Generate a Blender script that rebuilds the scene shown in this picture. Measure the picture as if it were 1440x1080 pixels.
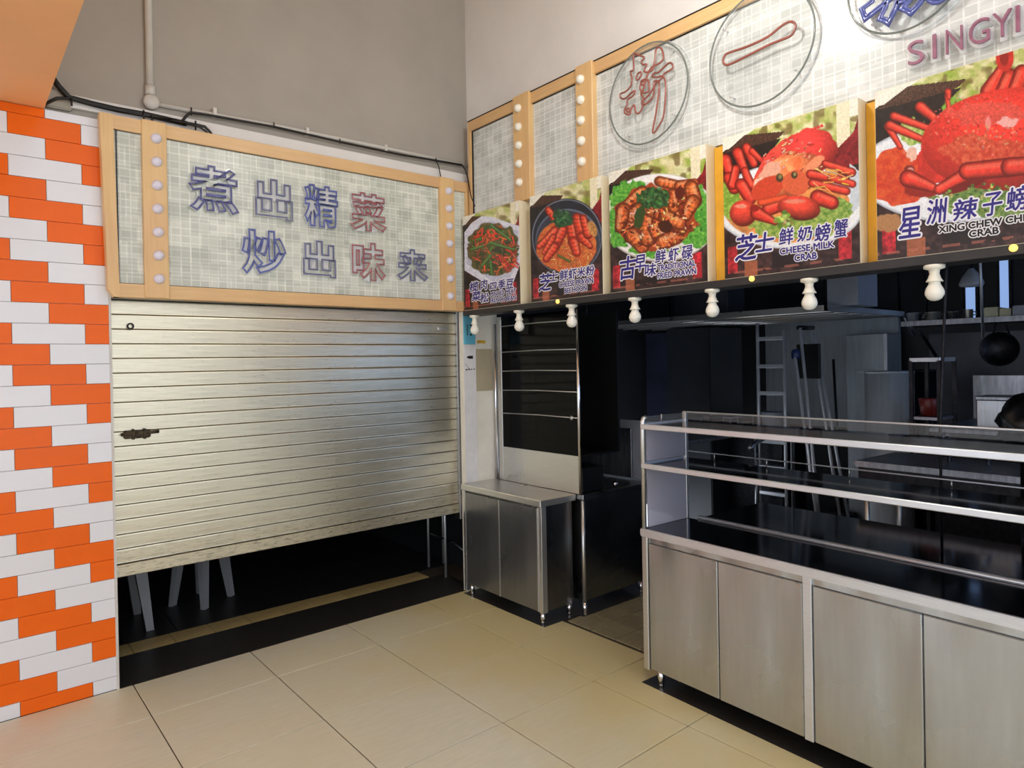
import bpy, bmesh, math, random
import numpy as np
from mathutils import Matrix, Vector

# ------------------------------------------------------------------ scene reset
for o in list(bpy.data.objects):
    bpy.data.objects.remove(o, do_unlink=True)
scene = bpy.context.scene
COL = scene.collection
random.seed(7)
rng = np.random.default_rng(7)

# ------------------------------------------------------------------ camera
CAM_H, F_PX, CY = 1.66, 951.47, 515.0
YAW, PITCH, ROLL = 0.696209, 0.005246, 0.018737
def _rot():
    cy, sy, cp, sp = math.cos(YAW), math.sin(YAW), math.cos(PITCH), math.sin(PITCH)
    f = np.array([sy*cp, cy*cp, -sp]); r = np.array([cy, -sy, 0.]); d = np.cross(f, r)
    cr, sr = math.cos(ROLL), math.sin(ROLL)
    return np.array([cr*r+sr*d, -sr*r+cr*d, f])
RM = _rot(); CPOS = np.array([0., 0., CAM_H])
def ray(px, py): return RM.T @ np.array([(px-720)/F_PX, (py-CY)/F_PX, 1.])
def atX(px, py, x): v = ray(px, py); return CPOS+v*(x/v[0])
def atY(px, py, y): v = ray(px, py); return CPOS+v*(y/v[1])
def atZ(px, py, z): v = ray(px, py); return CPOS+v*((z-CAM_H)/v[2])
cd = bpy.data.cameras.new('camera'); cam = bpy.data.objects.new('camera', cd); COL.objects.link(cam)
cd.sensor_width = 36.0; cd.lens = F_PX/1440*36; cd.shift_y = (CY-540)/1440; cd.clip_start = 0.05; cd.clip_end = 100
m = Matrix.Identity(4)
for i in range(3):
    m[i][0] = RM[0][i]; m[i][1] = -RM[1][i]; m[i][2] = -RM[2][i]; m[i][3] = CPOS[i]
cam.matrix_world = m
scene.camera = cam

# ------------------------------------------------------------------ world + exposure
w = bpy.data.worlds.new('daylight'); scene.world = w; w.use_nodes = True
bg_ = w.node_tree.nodes['Background']; bg_.inputs[0].default_value = (0.89, 0.96, 1.06, 1); bg_.inputs[1].default_value = 1.6
scene.view_settings.view_transform = 'Standard'; scene.view_settings.look = 'None'
scene.view_settings.gamma = 1.0; scene.view_settings.use_curve_mapping = False
scene.view_settings.exposure = 0.52

# ------------------------------------------------------------------ colour helpers
def lin(c):
    out = []
    for v in c[:3]:
        v = v/255.
        out.append(v/12.92 if v <= .04045 else ((v+.055)/1.055)**2.4)
    return tuple(out)+(1.,)

class NT:
    def __init__(s, name):
        s.m = bpy.data.materials.new(name); s.m.use_nodes = True; s.t = s.m.node_tree; s.n = s.t.nodes
        s.b = s.n['Principled BSDF']; s.out = s.n['Material Output']
    def node(s, typ, **kw):
        n = s.n.new(typ)
        for k, v in kw.items():
            if k.startswith('i_'):
                key = k[2:]; key = int(key) if key.isdigit() else key.replace('_', ' ')
                n.inputs[key].default_value = v
            else: setattr(n, k, v)
        return n
    def link(s, a, b): s.t.links.new(a, b)
    def set(s, k, v): s.b.inputs[k].default_value = v
    def coords(s, scale=(1, 1, 1), kind='Object'):
        tc = s.node('ShaderNodeTexCoord'); mp = s.node('ShaderNodeMapping'); mp.inputs['Scale'].default_value = scale
        s.link(tc.outputs[kind], mp.inputs['Vector']); return mp.outputs['Vector']
    def noise(s, vec, scale=5., detail=4., rough=.55):
        n = s.node('ShaderNodeTexNoise'); n.inputs['Scale'].default_value = scale; n.inputs['Detail'].default_value = detail
        n.inputs['Roughness'].default_value = rough; s.link(vec, n.inputs['Vector']); return n.outputs['Fac']
    def ramp(s, fac, stops):
        r = s.node('ShaderNodeValToRGB'); e = r.color_ramp.elements
        while len(e) < len(stops): e.new(.5)
        for el, (p, c) in zip(e, stops): el.position = p; el.color = c if len(c) == 4 else tuple(c)+(1,)
        s.link(fac, r.inputs[0]); return r.outputs[0]
    def mix(s, fac, a, b, mode='MIX'):
        n = s.node('ShaderNodeMix', data_type='RGBA', blend_type=mode)
        for sock, v in ((n.inputs[0], fac), (n.inputs[6], a), (n.inputs[7], b)):
            if isinstance(v, bpy.types.NodeSocket): s.link(v, sock)
            else: sock.default_value = v
        return n.outputs[2]
    def bump(s, h, strength=.2, dist=.01):
        b = s.node('ShaderNodeBump'); b.inputs['Strength'].default_value = strength; b.inputs['Distance'].default_value = dist
        s.link(h, b.inputs['Height']); s.link(b.outputs[0], s.b.inputs['Normal'])
    def mapr(s, v, a, b, c, d):
        n = s.node('ShaderNodeMapRange'); n.inputs[1].default_value = a; n.inputs[2].default_value = b
        n.inputs[3].default_value = c; n.inputs[4].default_value = d; s.link(v, n.inputs[0]); return n.outputs[0]

M = {}
def plain(name, rgb, rough=.5, metal=0., var=.06, nscale=6., stretch=(1, 1, 1), bump=0., spec=.5, coat=0.):
    t = NT(name); v = t.coords(stretch); n = t.noise(v, nscale)
    c = lin(rgb); lo = tuple(x*(1-var*2) for x in c[:3])+(1,); hi = tuple(min(1, x*(1+var*2)) for x in c[:3])+(1,)
    t.link(t.ramp(n, [(.3, lo), (.7, hi)]), t.b.inputs['Base Color'])
    t.set('Roughness', rough); t.set('Metallic', metal); t.set('Specular IOR Level', spec); t.set('Coat Weight', coat)
    if bump: t.bump(n, bump)
    M[name] = t.m; return t.m

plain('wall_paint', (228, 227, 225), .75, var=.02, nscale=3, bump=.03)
plain('wall_paint_shaded', (168, 162, 153), .75, var=.03, nscale=2.5, bump=.03)  # same paint as the right wall, darkened for its weaker light
plain('orange_paint', (246, 188, 128), .45, var=.03, nscale=2)
plain('ceiling_paint', (205, 203, 198), .8, var=.02)
plain('grout_dark', (78, 70, 56), .8, var=.1)
plain('grout_light', (196, 196, 196), .8, var=.03)
plain('black_granite', (46, 44, 43), .35, var=.25, nscale=60)
plain('dark_floor', (44, 42, 41), .5, var=.15, nscale=4)
plain('black_plastic', (14, 14, 15), .4, var=.1)
plain('black_strip', (44, 43, 44), .45, var=.1, nscale=10)
plain('pvc_white', (206, 203, 196), .4, var=.03)
plain('pvc_grey', (165, 160, 148), .5, var=.05)
plain('bulb_white', (244, 242, 230), .25, var=.01)
plain('bulb_lilac', (226, 222, 236), .25, var=.01)
plain('socket_white', (240, 236, 220), .35, var=.02)
plain('cream_side', (238, 226, 196), .5, var=.03)
plain('yellow_paint', (236, 176, 50), .5, var=.06, nscale=10)
plain('tube_blue', (88, 92, 150), .2, var=.08, spec=.7)
plain('tube_navy', (86, 98, 168), .2, var=.1, spec=.7)
plain('tube_red', (164, 100, 106), .2, var=.08, spec=.7)
plain('tube_rust', (150, 86, 76), .2, var=.1, spec=.7)
plain('tube_grey', (104, 108, 146), .2, var=.08, spec=.7)
plain('letter_mauve', (152, 100, 124), .3, var=.12, nscale=20)
plain('ink_blue', (44, 38, 132), .4, var=.15, nscale=30)
plain('ink_white', (240, 240, 244), .4, var=.01)
plain('ink_black', (30, 30, 34), .5, var=.05)
plain('paper_white', (228, 228, 230), .6, var=.03, nscale=14)
plain('paper_cream', (234, 231, 220), .6, var=.03, nscale=8)
plain('paper_beige', (176, 166, 140), .55, var=.04, nscale=6)
plain('sky_blue_plate', (104, 186, 214), .4, var=.05)
plain('label_yellow', (200, 158, 40), .5, var=.2, nscale=60)
plain('shaded_wall', (30, 31, 36), .55, var=.25, nscale=2)  # dark base colours carry the kitchen's lack of light
plain('shaded_tile', (62, 66, 76), .35, var=.2, nscale=3)
plain('shaded_blue', (40, 44, 62), .4, var=.2, nscale=3)
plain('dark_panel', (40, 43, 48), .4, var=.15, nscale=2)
plain('bucket_white', (150, 156, 168), .45, var=.06)
plain('plastic_stool', (150, 152, 156), .45, var=.03)
plain('cap_blue', (24, 44, 96), .4)
plain('rust_dark', (74, 64, 48), .75, .3, var=.5, nscale=60, bump=.3)
plain('red_plastic', (120, 40, 34), .4)
plain('box_cream', (206, 204, 170), .5, var=.1)
plain('cardboard', (150, 130, 100), .7, var=.08)

def metal(name, rgb, rough, stretch, amp=.12, wave=0., metallic=1., nscale=6., dirt=None):
    t = NT(name); v = t.coords(stretch); n = t.noise(v, nscale, 5, .6); n2 = t.noise(t.coords((1, 1, 1)), 2.2, 3)
    c = lin(rgb); lo = tuple(x*(1-amp) for x in c[:3])+(1,); hi = tuple(min(1, x*(1+amp)) for x in c[:3])+(1,)
    col = t.ramp(n, [(.3, lo), (.7, hi)])
    if dirt:
        d = t.noise(t.coords(dirt[2]), dirt[1], 6, .7)
        msk = t.ramp(d, [(dirt[3], (0, 0, 0, 1)), (dirt[3]+.14, (1, 1, 1, 1))])
        col = t.mix(msk, col, lin(dirt[0]))
    t.link(col, t.b.inputs['Base Color'])
    t.link(t.mapr(n2, .3, .7, rough*.8, rough*1.25), t.b.inputs['Roughness'])
    t.set('Metallic', metallic)
    if wave: t.bump(t.noise(t.coords((1, 1, .22)), 6.5, 0., .4), abs(wave), .03)
    M[name] = t.m; return t.m
metal('steel_door', (190, 195, 200), .25, (5, 5, .6), .05, wave=.9, metallic=.95)
metal('steel_cab', (142, 144, 147), .3, (5, 5, .6), .06, wave=.4, metallic=.85)
metal('steel', (206, 206, 204), .3, (1, 1, 30), .06, metallic=.85)
metal('steel_edge', (216, 220, 225), .36, (2, 2, 30), .06, metallic=.75)
metal('steel_dark', (150, 152, 156), .28, (30, 30, 1), .15, wave=.1)
metal('steel_black_top', (96, 96, 100), .10, (2, 2, 2), .15)
metal('steel_dull', (150, 155, 164), .4, (6, 6, 1), .3)  # rougher, blotchier steel for the kitchen pieces
metal('aluminium', (214, 217, 224), .35, (3, 3, 3), .06, metallic=.5)
metal('steel_lip', (226, 229, 234), .3, (3, 3, 3), .05, metallic=.5)
metal('pale_steel', (176, 184, 192), .38, (5, 5, .6), .12, wave=.1, metallic=.35)
metal('chrome', (225, 225, 230), .12, (3, 3, 3), .04)
metal('iron_dark', (52, 52, 56), .5, (6, 6, 6), .3)
# roller shutter: horizontal brushed aluminium, grimy low down
def shutter_mat():
    t = NT('shutter_alu'); n = t.noise(t.coords((.8, 1, 60)), 5, 5, .6)
    base = t.ramp(n, [(.3, lin((188, 181, 160))), (.7, lin((226, 218, 194)))])
    g = t.noise(t.coords((2.5, 1, 14)), 6, 6, .75)
    sep = t.node('ShaderNodeSeparateXYZ'); tc = t.node('ShaderNodeNewGeometry'); t.link(tc.outputs['Position'], sep.inputs[0])
    low = t.mapr(sep.outputs[2], .55, .80, 1., .0)
    mul = t.node('ShaderNodeMath', operation='MULTIPLY'); t.link(low, mul.inputs[0]); t.link(t.mapr(g, .5, .66, 0, .85), mul.inputs[1])
    t.link(t.mix(mul.outputs[0], base, lin((84, 78, 58))), t.b.inputs['Base Color'])
    t.set('Metallic', .85); t.link(t.mapr(g, .3, .7, .25, .38), t.b.inputs['Roughness'])
    t.bump(n, .06, .004); M['shutter_alu'] = t.m
shutter_mat()
# light laminate wood
def wood(name, a, b, c, stretch):
    t = NT(name); v = t.coords(stretch); n = t.noise(v, 3., 6, .6); n2 = t.noise(t.coords((.7, .7, .7)), 2.5, 2)
    col = t.ramp(n, [(.25, lin(a)), (.5, lin(b)), (.75, lin(c))])
    col = t.mix(t.mapr(n2, .35, .7, 0, .55), col, lin((206, 158, 118)))
    t.link(col, t.b.inputs['Base Color']); t.set('Roughness', .42); M[name] = t.m
wood('wood_h', (216, 176, 122), (226, 188, 132), (232, 196, 146), (1.2, 1.2, 26))
wood('wood_v', (220, 182, 122), (232, 194, 134), (236, 202, 146), (26, 26, 1.2))
# glazed wall tiles / floor tiles with per piece tint
def tile_mat(name, rgb, rough, vr, stretch=(1, 1, 1), nscale=4, var=.03, streak=None):
    t = NT(name); n = t.noise(t.coords(stretch), nscale, 5, .6)
    c = lin(rgb); lo = tuple(x*(1-var*2) for x in c[:3])+(1,); hi = tuple(min(1, x*(1+var*2)) for x in c[:3])+(1,)
    col = t.ramp(n, [(.3, lo), (.7, hi)])
    oi = t.node('ShaderNodeObjectInfo'); r = t.mapr(oi.outputs['Random'], 0, 1, 1-vr, 1+vr)
    cm = t.node('ShaderNodeCombineColor')
    for k in range(3): t.link(r, cm.inputs[k])
    col = t.mix(1., col, cm.outputs[0], 'MULTIPLY')
    if streak:
        g = t.node('ShaderNodeNewGeometry'); mp = t.node('ShaderNodeMapping'); mp.inputs['Scale'].default_value = (.9, .9, .9)
        t.link(g.outputs['Position'], mp.inputs['Vector']); d = t.noise(mp.outputs[0], 1.6, 4, .6)
        col = t.mix(t.mapr(d, .42, .68, 0., .55), col, lin(streak))
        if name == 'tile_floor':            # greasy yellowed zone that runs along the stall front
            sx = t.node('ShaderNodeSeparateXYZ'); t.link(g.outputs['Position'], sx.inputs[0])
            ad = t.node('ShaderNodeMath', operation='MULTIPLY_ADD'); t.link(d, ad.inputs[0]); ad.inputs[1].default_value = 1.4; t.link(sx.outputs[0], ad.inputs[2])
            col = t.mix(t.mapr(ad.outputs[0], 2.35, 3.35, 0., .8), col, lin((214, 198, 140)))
    t.link(col, t.b.inputs['Base Color']); t.set('Roughness', rough); M[name] = t.m
tile_mat('tile_orange', (240, 106, 26), .2, .02, var=.02); M['tile_orange'].node_tree.nodes['Principled BSDF'].inputs['Specular IOR Level'].default_value = .16
tile_mat('tile_white', (228, 229, 234), .16, .015, var=.01)
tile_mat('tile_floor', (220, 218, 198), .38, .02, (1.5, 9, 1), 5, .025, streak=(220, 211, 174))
tile_mat('tile_kitchen', (150, 142, 112), .5, .06, (2, 6, 1), 8, .09, streak=(104, 98, 78))
tile_mat('tile_beige', (196, 172, 116), .45, .04, (3, 3, 1), 6, .05)
tile_mat('tile_dark', (44, 42, 41), .4, .06, (3, 3, 1), 4, .08)

# printed linen mosaic of the signs (flat print)
def mosaic(name, ax, tint, amt):
    t = NT(name); tc = t.node('ShaderNodeTexCoord'); sp = t.node('ShaderNodeSeparateXYZ'); cb = t.node('ShaderNodeCombineXYZ')
    t.link(tc.outputs['Object'], sp.inputs[0]); t.link(sp.outputs[ax], cb.inputs[0]); t.link(sp.outputs[2], cb.inputs[1])
    def brick(wd, h, off, c1, c2, mo, ms, sc=1., shift=(0, 0, 0)):
        mp = t.node('ShaderNodeMapping'); mp.inputs['Location'].default_value = shift; t.link(cb.outputs[0], mp.inputs[0])
        b = t.node('ShaderNodeTexBrick'); b.offset = off; b.squash = 1.; b.inputs['Color1'].default_value = c1; b.inputs['Color2'].default_value = c2
        b.inputs['Mortar'].default_value = mo; b.inputs['Scale'].default_value = sc; b.inputs['Mortar Size'].default_value = ms
        b.inputs['Brick Width'].default_value = wd; b.inputs['Row Height'].default_value = h; b.inputs['Mortar Smooth'].default_value = .2
        t.link(mp.outputs[0], b.inputs['Vector']); return b.outputs['Color']
    W = (1, 1, 1, 1)
    a1 = brick(.048, .040, 0, lin((220, 223, 219)), lin((240, 242, 238)), lin((252, 253, 250)), .0035)
    a2 = brick(.105, .080, .5, lin((204, 208, 206)), W, W, .003, shift=(.03, .02, 0))
    a3 = brick(.155, .125, .37, lin((214, 217, 215)), W, W, .004, shift=(.09, .05, 0))
    a4 = brick(.022, .5, 0, lin((226, 228, 226)), W, W, .002)
    col = t.mix(.9*amt, a1, a2, 'MULTIPLY'); col = t.mix(.8*amt, col, a3, 'MULTIPLY'); col = t.mix(.2*amt, col, a4, 'MULTIPLY')
    col = t.mix(1., col, lin(tint), 'MULTIPLY')
    t.link(col, t.b.inputs['Base Color']); t.set('Roughness', .32); M[name] = t.m
mosaic('mosaic_back', 0, (247, 248, 240), .66)
mosaic('mosaic_right', 1, (250, 252, 254), .6)

def clear(name, rgb, alpha, rough=.05):
    t = NT(name); t.set('Base Color', lin(rgb)); t.set('Roughness', rough); t.set('Alpha', alpha)
    M[name] = t.m
clear('acrylic', (226, 232, 230), .07)
clear('acrylic_rim', (120, 128, 124), .75, .12)
clear('acrylic_pale', (244, 246, 250), .45, .12)
clear('glass_tint', (6, 7, 9), .9, .08); M['glass_tint'].node_tree.nodes['Principled BSDF'].inputs['Specular IOR Level'].default_value = .12
clear('glass_smoke', (176, 174, 188), .85, .3)
clear('glass_pale', (120, 124, 128), .25, .06)

def emit(name, rgb, s):
    t = NT(name); t.set('Base Color', lin(rgb)); t.set('Emission Color', lin(rgb)); t.set('Emission Strength', s); M[name] = t.m
emit('lamp_glow', (255, 244, 224), 14.)
emit('led_yellow', (255, 206, 96), 1.2)
emit('window_fill', (176, 206, 255), 1.6)
emit('window_dim', (150, 182, 236), .55)

def vcol_mat():
    t = NT('poster_print'); a = t.node('ShaderNodeAttribute'); a.attribute_name = 'print'
    t.link(a.outputs['Color'], t.b.inputs['Base Color']); t.set('Roughness', .35); M['poster_print'] = t.m
vcol_mat()

# ------------------------------------------------------------------ object helpers
FRAME = Matrix.Identity(4)
def wmat(o):
    return (wmat(o.parent) @ o.matrix_parent_inverse @ o.matrix_basis) if o.parent else o.matrix_basis.copy()
def attach(o, p):
    if p is not None:
        o.parent = p; o.matrix_parent_inverse = wmat(p).inverted()
def tag(o, label=None, cat=None, group=None, kind=None):
    if label: o['label'] = label
    if cat: o['category'] = cat
    if group: o['group'] = group
    if kind: o['kind'] = kind
    return o
def thing(name, loc, label, cat, group=None):
    o = bpy.data.objects.new(name, None); o.empty_display_size = .1; COL.objects.link(o)
    o.matrix_basis = FRAME @ Matrix.Translation(loc)
    return tag(o, label, cat, group)
def link(name, me, mat4, parent=None):
    o = bpy.data.objects.new(name, me); COL.objects.link(o); o.matrix_basis = FRAME @ mat4; attach(o, parent); return o
def mesh(name, verts, faces, mat, parent=None, origin=None, smooth=False):
    v = np.array(verts, float); c = v.mean(0) if origin is None else np.array(origin, float)
    me = bpy.data.meshes.new(name); me.from_pydata([tuple(x) for x in v-c], [], faces)
    me.materials.append(M[mat])
    if smooth:
        for p in me.polygons: p.use_smooth = True
    me.update()
    return link(name, me, Matrix.Translation(c), parent)
_boxes = {}
def box(name, x0, x1, y0, y1, z0, z1, mat, parent=None, bev=0.):
    d = (round(abs(x1-x0), 5), round(abs(y1-y0), 5), round(abs(z1-z0), 5)); key = d+(mat, bev)
    me = _boxes.get(key)
    if me is None:
        bm = bmesh.new(); bmesh.ops.create_cube(bm, size=1.)
        for v in bm.verts: v.co = Vector((v.co.x*d[0], v.co.y*d[1], v.co.z*d[2]))
        if bev: bmesh.ops.bevel(bm, geom=list(bm.edges), offset=bev, segments=2 if bev > .004 else 1, affect='EDGES')
        me = bpy.data.meshes.new(name); bm.to_mesh(me); bm.free(); me.materials.append(M[mat]); _boxes[key] = me
    return link(name, me, Matrix.Translation(((x0+x1)/2, (y0+y1)/2, (z0+z1)/2)), parent)
def sweep(paths, r, n=8, closed=False, caps=True):
    V, Fc = [], []
    for pts in paths:
        P = [Vector(p) for p in pts]; N = len(P); base = len(V); up = Vector((0, 0, 1)); prev = None
        for i, p in enumerate(P):
            a = P[(i-1) % N] if (closed or i > 0) else p; b = P[(i+1) % N] if (closed or i < N-1) else p
            t = (b-a).normalized()
            if prev is None:
                u = t.cross(up if abs(t.z) < .9 else Vector((1, 0, 0))).normalized()
            else: u = (prev - t*prev.dot(t)).normalized()
            prev = u; v = t.cross(u)
            rr = r[i] if isinstance(r, (list, tuple)) else r
            for k in range(n):
                an = 2*math.pi*k/n; V.append(tuple(p+(u*math.cos(an)+v*math.sin(an))*rr))
        for i in range(N if closed else N-1):
            for k in range(n):
                j = (i+1) % N
                Fc.append((base+i*n+k, base+i*n+(k+1) % n, base+j*n+(k+1) % n, base+j*n+k))
        if caps and not closed:
            Fc.append(tuple(base+k for k in range(n))[::-1]); Fc.append(tuple(base+(N-1)*n+k for k in range(n)))
    return V, Fc
def tube(name, pts, r, mat, parent=None, n=8, closed=False):
    V, Fc = sweep([pts], r, n, closed); return mesh(name, V, Fc, mat, parent, smooth=True)
_lathes = {}
def lathe(name, prof, c, mat, parent=None, n=20, axis=(0, 0, 1)):
    key = (tuple(prof), mat, n); me = _lathes.get(key)
    if me is None:
        V, Fc = [], []
        for (r, z) in prof:
            for k in range(n): V.append((r*math.cos(2*math.pi*k/n), r*math.sin(2*math.pi*k/n), z))
        for i in range(len(prof)-1):
            for k in range(n): Fc.append((i*n+k, i*n+(k+1) % n, (i+1)*n+(k+1) % n, (i+1)*n+k))
        Fc.append(tuple(range(n))[::-1]); Fc.append(tuple((len(prof)-1)*n+k for k in range(n)))
        me = bpy.data.meshes.new(name); me.from_pydata(V, [], Fc); me.materials.append(M[mat])
        for p in me.polygons: p.use_smooth = len(p.vertices) == 4
        me.update(); _lathes[key] = me
    q = Vector((0, 0, 1)).rotation_difference(Vector(axis)).to_matrix().to_4x4()
    return link(name, me, Matrix.Translation(c) @ q, parent)
def extrude_yz(name, prof, x0, x1, mat, parent=None):
    n = len(prof); V = [(x0, y, z) for y, z in prof]+[(x1, y, z) for y, z in prof]
    Fc = [(i, (i+1) % n, n+(i+1) % n, n+i) for i in range(n)]+[tuple(range(n))[::-1], tuple(range(n, 2*n))]
    return mesh(name, V, Fc, mat, parent)

# text -> mesh fitted into a rectangle on a wall plane
PLANE = {'back': Matrix(((1, 0, 0, 0), (0, 0, -1, 0), (0, 1, 0, 0), (0, 0, 0, 1))),
         'right': Matrix(((0, 0, -1, 0), (-1, 0, 0, 0), (0, 1, 0, 0), (0, 0, 0, 1)))}
def text_mesh(txt, wd, ht, offset=0., tube_r=0., shear=0., extrude=0.):
    cu = bpy.data.curves.new('lettering', 'FONT'); cu.body = txt; cu.size = 1.; cu.shear = shear
    cu.resolution_u = 4
    ob = bpy.data.objects.new('lettering', cu); COL.objects.link(ob)
    bpy.context.view_layer.update()
    bb = np.array([v[:] for v in ob.bound_box]); lo, hi = bb.min(0), bb.max(0)
    sx, sy = wd/max(1e-4, hi[0]-lo[0]), ht/max(1e-4, hi[1]-lo[1]); s = math.sqrt(sx*sy)
    if tube_r:
        cu.fill_mode = 'NONE'; cu.bevel_depth = tube_r/s; cu.bevel_resolution = 1
    cu.offset = offset/s; cu.extrude = extrude/s
    bpy.context.view_layer.update()
    dg = bpy.context.evaluated_depsgraph_get(); me = bpy.data.meshes.new_from_object(ob.evaluated_get(dg))
    bpy.data.objects.remove(ob, do_unlink=True); bpy.data.curves.remove(cu)
    n = len(me.vertices); co = np.zeros(n*3); me.vertices.foreach_get('co', co); co = co.reshape(-1, 3)
    cx, cy = (lo[0]+hi[0])/2, (lo[1]+hi[1])/2
    co[:, 0] = (co[:, 0]-cx)*sx; co[:, 1] = (co[:, 1]-cy)*sy; co[:, 2] *= s
    me.vertices.foreach_set('co', co.ravel())
    if 'custom_normal' in me.attributes: me.attributes.remove(me.attributes['custom_normal'])
    me.shade_flat() if not tube_r else None
    me.update(); me.materials.clear()
    return me
def put_text(name, txt, c, wd, ht, plane, mat, parent, halo=0., **kw):
    me = text_mesh(txt, wd, ht, **kw)
    if halo:                                   # stroke the flat glyphs: shifted copies joined into one printed shape
        co = np.array([v.co[:] for v in me.vertices]); fc = [tuple(p.vertices) for p in me.polygons]; V, Fc = [], []
        for k in range(13):
            a = 2*math.pi*k/12; d = np.array([0, 0, 0.]) if k == 12 else np.array([halo*math.cos(a), halo*math.sin(a), 5e-5*(k+1)])
            b = len(V)*len(co); V.append(co+d); Fc += [tuple(i+b for i in f) for f in fc]
        me = bpy.data.meshes.new('lettering'); me.from_pydata([tuple(v) for v in np.concatenate(V)], [], Fc); me.update()
    me.materials.append(M[mat])
    return link(name, me, Matrix.Translation(c) @ PLANE[plane], parent)

# ------------------------------------------------------------------ structure: floor
fl = box('floor', -4., 3.0, -3.6, 4.03, -.12, -.006, 'grout_dark'); tag(fl, 'beige square tiled floor of the eating hall', 'floor', kind='structure')
TX0, TXP, TY0, TYP = .726, .6077, 3.603, .583
G = .0028
xs = [TX0+TXP*k for k in range(-7, 4)]; xs = [x for x in xs if x < 2.9]+[3.0]
ys = [4.03]+[TY0-TYP*k for k in range(0, 12)]
for i in range(len(xs)-1):
    for j in range(len(ys)-1):
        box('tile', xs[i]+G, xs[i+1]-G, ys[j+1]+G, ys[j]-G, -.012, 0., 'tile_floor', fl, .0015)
kf = box('floor_kitchen', 3.0, 7.1, -1.5, 4.0, -.12, -.008, 'grout_dark'); tag(kf, 'grimy small tiled kitchen floor behind the counters', 'floor', kind='structure')
for i in range(5):
    for j in range(5):
        x0 = 3.03+.2*i; y0 = 3.12-.2*(j+1)
        box('tile', x0+.003, x0+.197, y0+.003, y0+.197, -.02, -.002, 'tile_kitchen', kf, .002)
box('floor_screed', 4.06, 7.1, -1.5, 4., -.02, -.003, 'dark_floor', kf); box('floor_screed', 3.02, 4.05, -1.5, 2.1, -.02, -.003, 'dark_floor', kf)
box('floor_screed', 3.02, 4.05, 3.14, 4.0, -.02, -.003, 'dark_floor', kf)
sf = box('floor_threshold', -.5, 3.6, 4.03, 7.6, -.12, -.008, 'grout_dark'); tag(sf, 'dark floor running in under the half raised shutter', 'floor', kind='structure')
box('granite_strip', -.5, 2.99, 4.032, 4.47, -.03, 0., 'black_granite', sf)
for k in range(12):
    x0 = .13+.228*k
    box('tile', x0+.002, x0+.226, 4.472, 4.655, -.02, 0., 'tile_beige', sf, .001)
for i in range(8):
    for j in range(5):
        x0 = -.4+.5*i; y0 = 4.66+.55*j
        box('tile', x0+.002, x0+.498, y0+.002, y0+.548, -.02, -.001, 'tile_dark', sf, .001)

# ------------------------------------------------------------------ structure: walls
wl = box('wall_left', -4., .652, 4.04, 4.30, 0, 2.955, 'grout_light'); tag(wl, 'wall clad in orange and white glazed brick tiles in stepped diagonals', 'wall', kind='structure')
PZ = .1014; ZTOP = 2.606+4*PZ; r = 0; z1 = ZTOP
while z1 > .005:
    z0 = max(z1-PZ, 0.); zt = min(z1, 2.955)
    odd = r % 2 == 1
    joints = [.244+.301*k for k in range(-6, 3)] if odd else [.394+.301*k for k in range(-6, 2)]
    joints = [j for j in joints if j < .60]+[.652]
    for a, b in zip(joints[:-1], joints[1:]):
        base = (.244 if odd else .394)
        k = round((a-base)/.301)
        if odd: o_ = (k % 2 == 0) == (r % 4 == 1)
        else: o_ = (k % 2 == 0) == (r % 4 == 2)
        box('tile', a+.001, b-.001, 4.030, 4.044, z0+.001, zt-.001, 'tile_orange' if o_ else 'tile_white', wl, .0015)
    z1 -= PZ; r += 1
box('edge_trim', .650, .662, 4.026, 4.10, 0, 2.955, 'pvc_white', wl)
wb = box('wall_back', -1.0, 3.12, 4.06, 4.30, 2.06, 4.9, 'wall_paint_shaded'); tag(wb, 'plain grey painted wall above the shutter and its sign', 'wall', kind='structure')
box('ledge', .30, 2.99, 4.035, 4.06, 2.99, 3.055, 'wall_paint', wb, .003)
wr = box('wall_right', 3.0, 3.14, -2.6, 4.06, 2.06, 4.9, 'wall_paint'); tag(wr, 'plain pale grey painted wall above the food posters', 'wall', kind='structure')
pr = box('wall_pier', 2.885, 3.20, 4.0, 4.05, 0, 2.06, 'paper_cream'); tag(pr, 'narrow cream wall pier between the shutter and the glass case', 'wall', kind='structure')
so = box('soffit_orange', -4., .393, -1.2, 4.10, 2.957, 4.9, 'orange_paint'); tag(so, 'orange painted drop soffit over the tiled wall', 'soffit', kind='structure')
ce = box('ceiling', -5., 7.2, -2.6, 7.6, 4.9, 5.05, 'ceiling_paint'); tag(ce, 'high pale hall ceiling', 'ceiling', kind='structure')
for k, (px_, py_) in enumerate(((-3.7, 2.2), (-3.7, -.4), (-3.2, -3.2), (-.6, -3.2), (2.2, -3.2))):
    pc = box('added_pillar_%d' % (k+1), px_-.25, px_+.25, py_-.25, py_+.25, -.006, 4.9, 'wall_paint'); tag(pc, 'added unseen column behind the viewer, for streaks in reflections', 'added_pillar', kind='structure')  # added columns out of view, to streak the reflections in the steel
    box('skirting', px_-.26, px_+.26, py_-.26, py_+.26, 0., 1.1, 'dark_panel', pc)
# back room behind the shutter
def st(name, *a, label, cat='wall'): return tag(box(name, *a), label, cat, kind='structure')
st('wall_store_far', -.6, 3.6, 7.5, 7.65, 0, 2.7, 'shaded_wall', label='dark far wall of the room behind the shutter')
st('wall_store_left', -.7, -.5, 4.3, 7.6, 0, 2.7, 'shaded_wall', label='dark side wall of the room behind the shutter')
st('wall_store_right', 3.2, 3.6, 4.26, 7.6, 0, 2.7, 'shaded_wall', label='dark right wall of the room behind the shutter')
st('ceiling_store', -.7, 3.6, 4.31, 7.65, 2.7, 2.8, 'shaded_wall', label='dark ceiling of the room behind the shutter', cat='ceiling')
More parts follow.
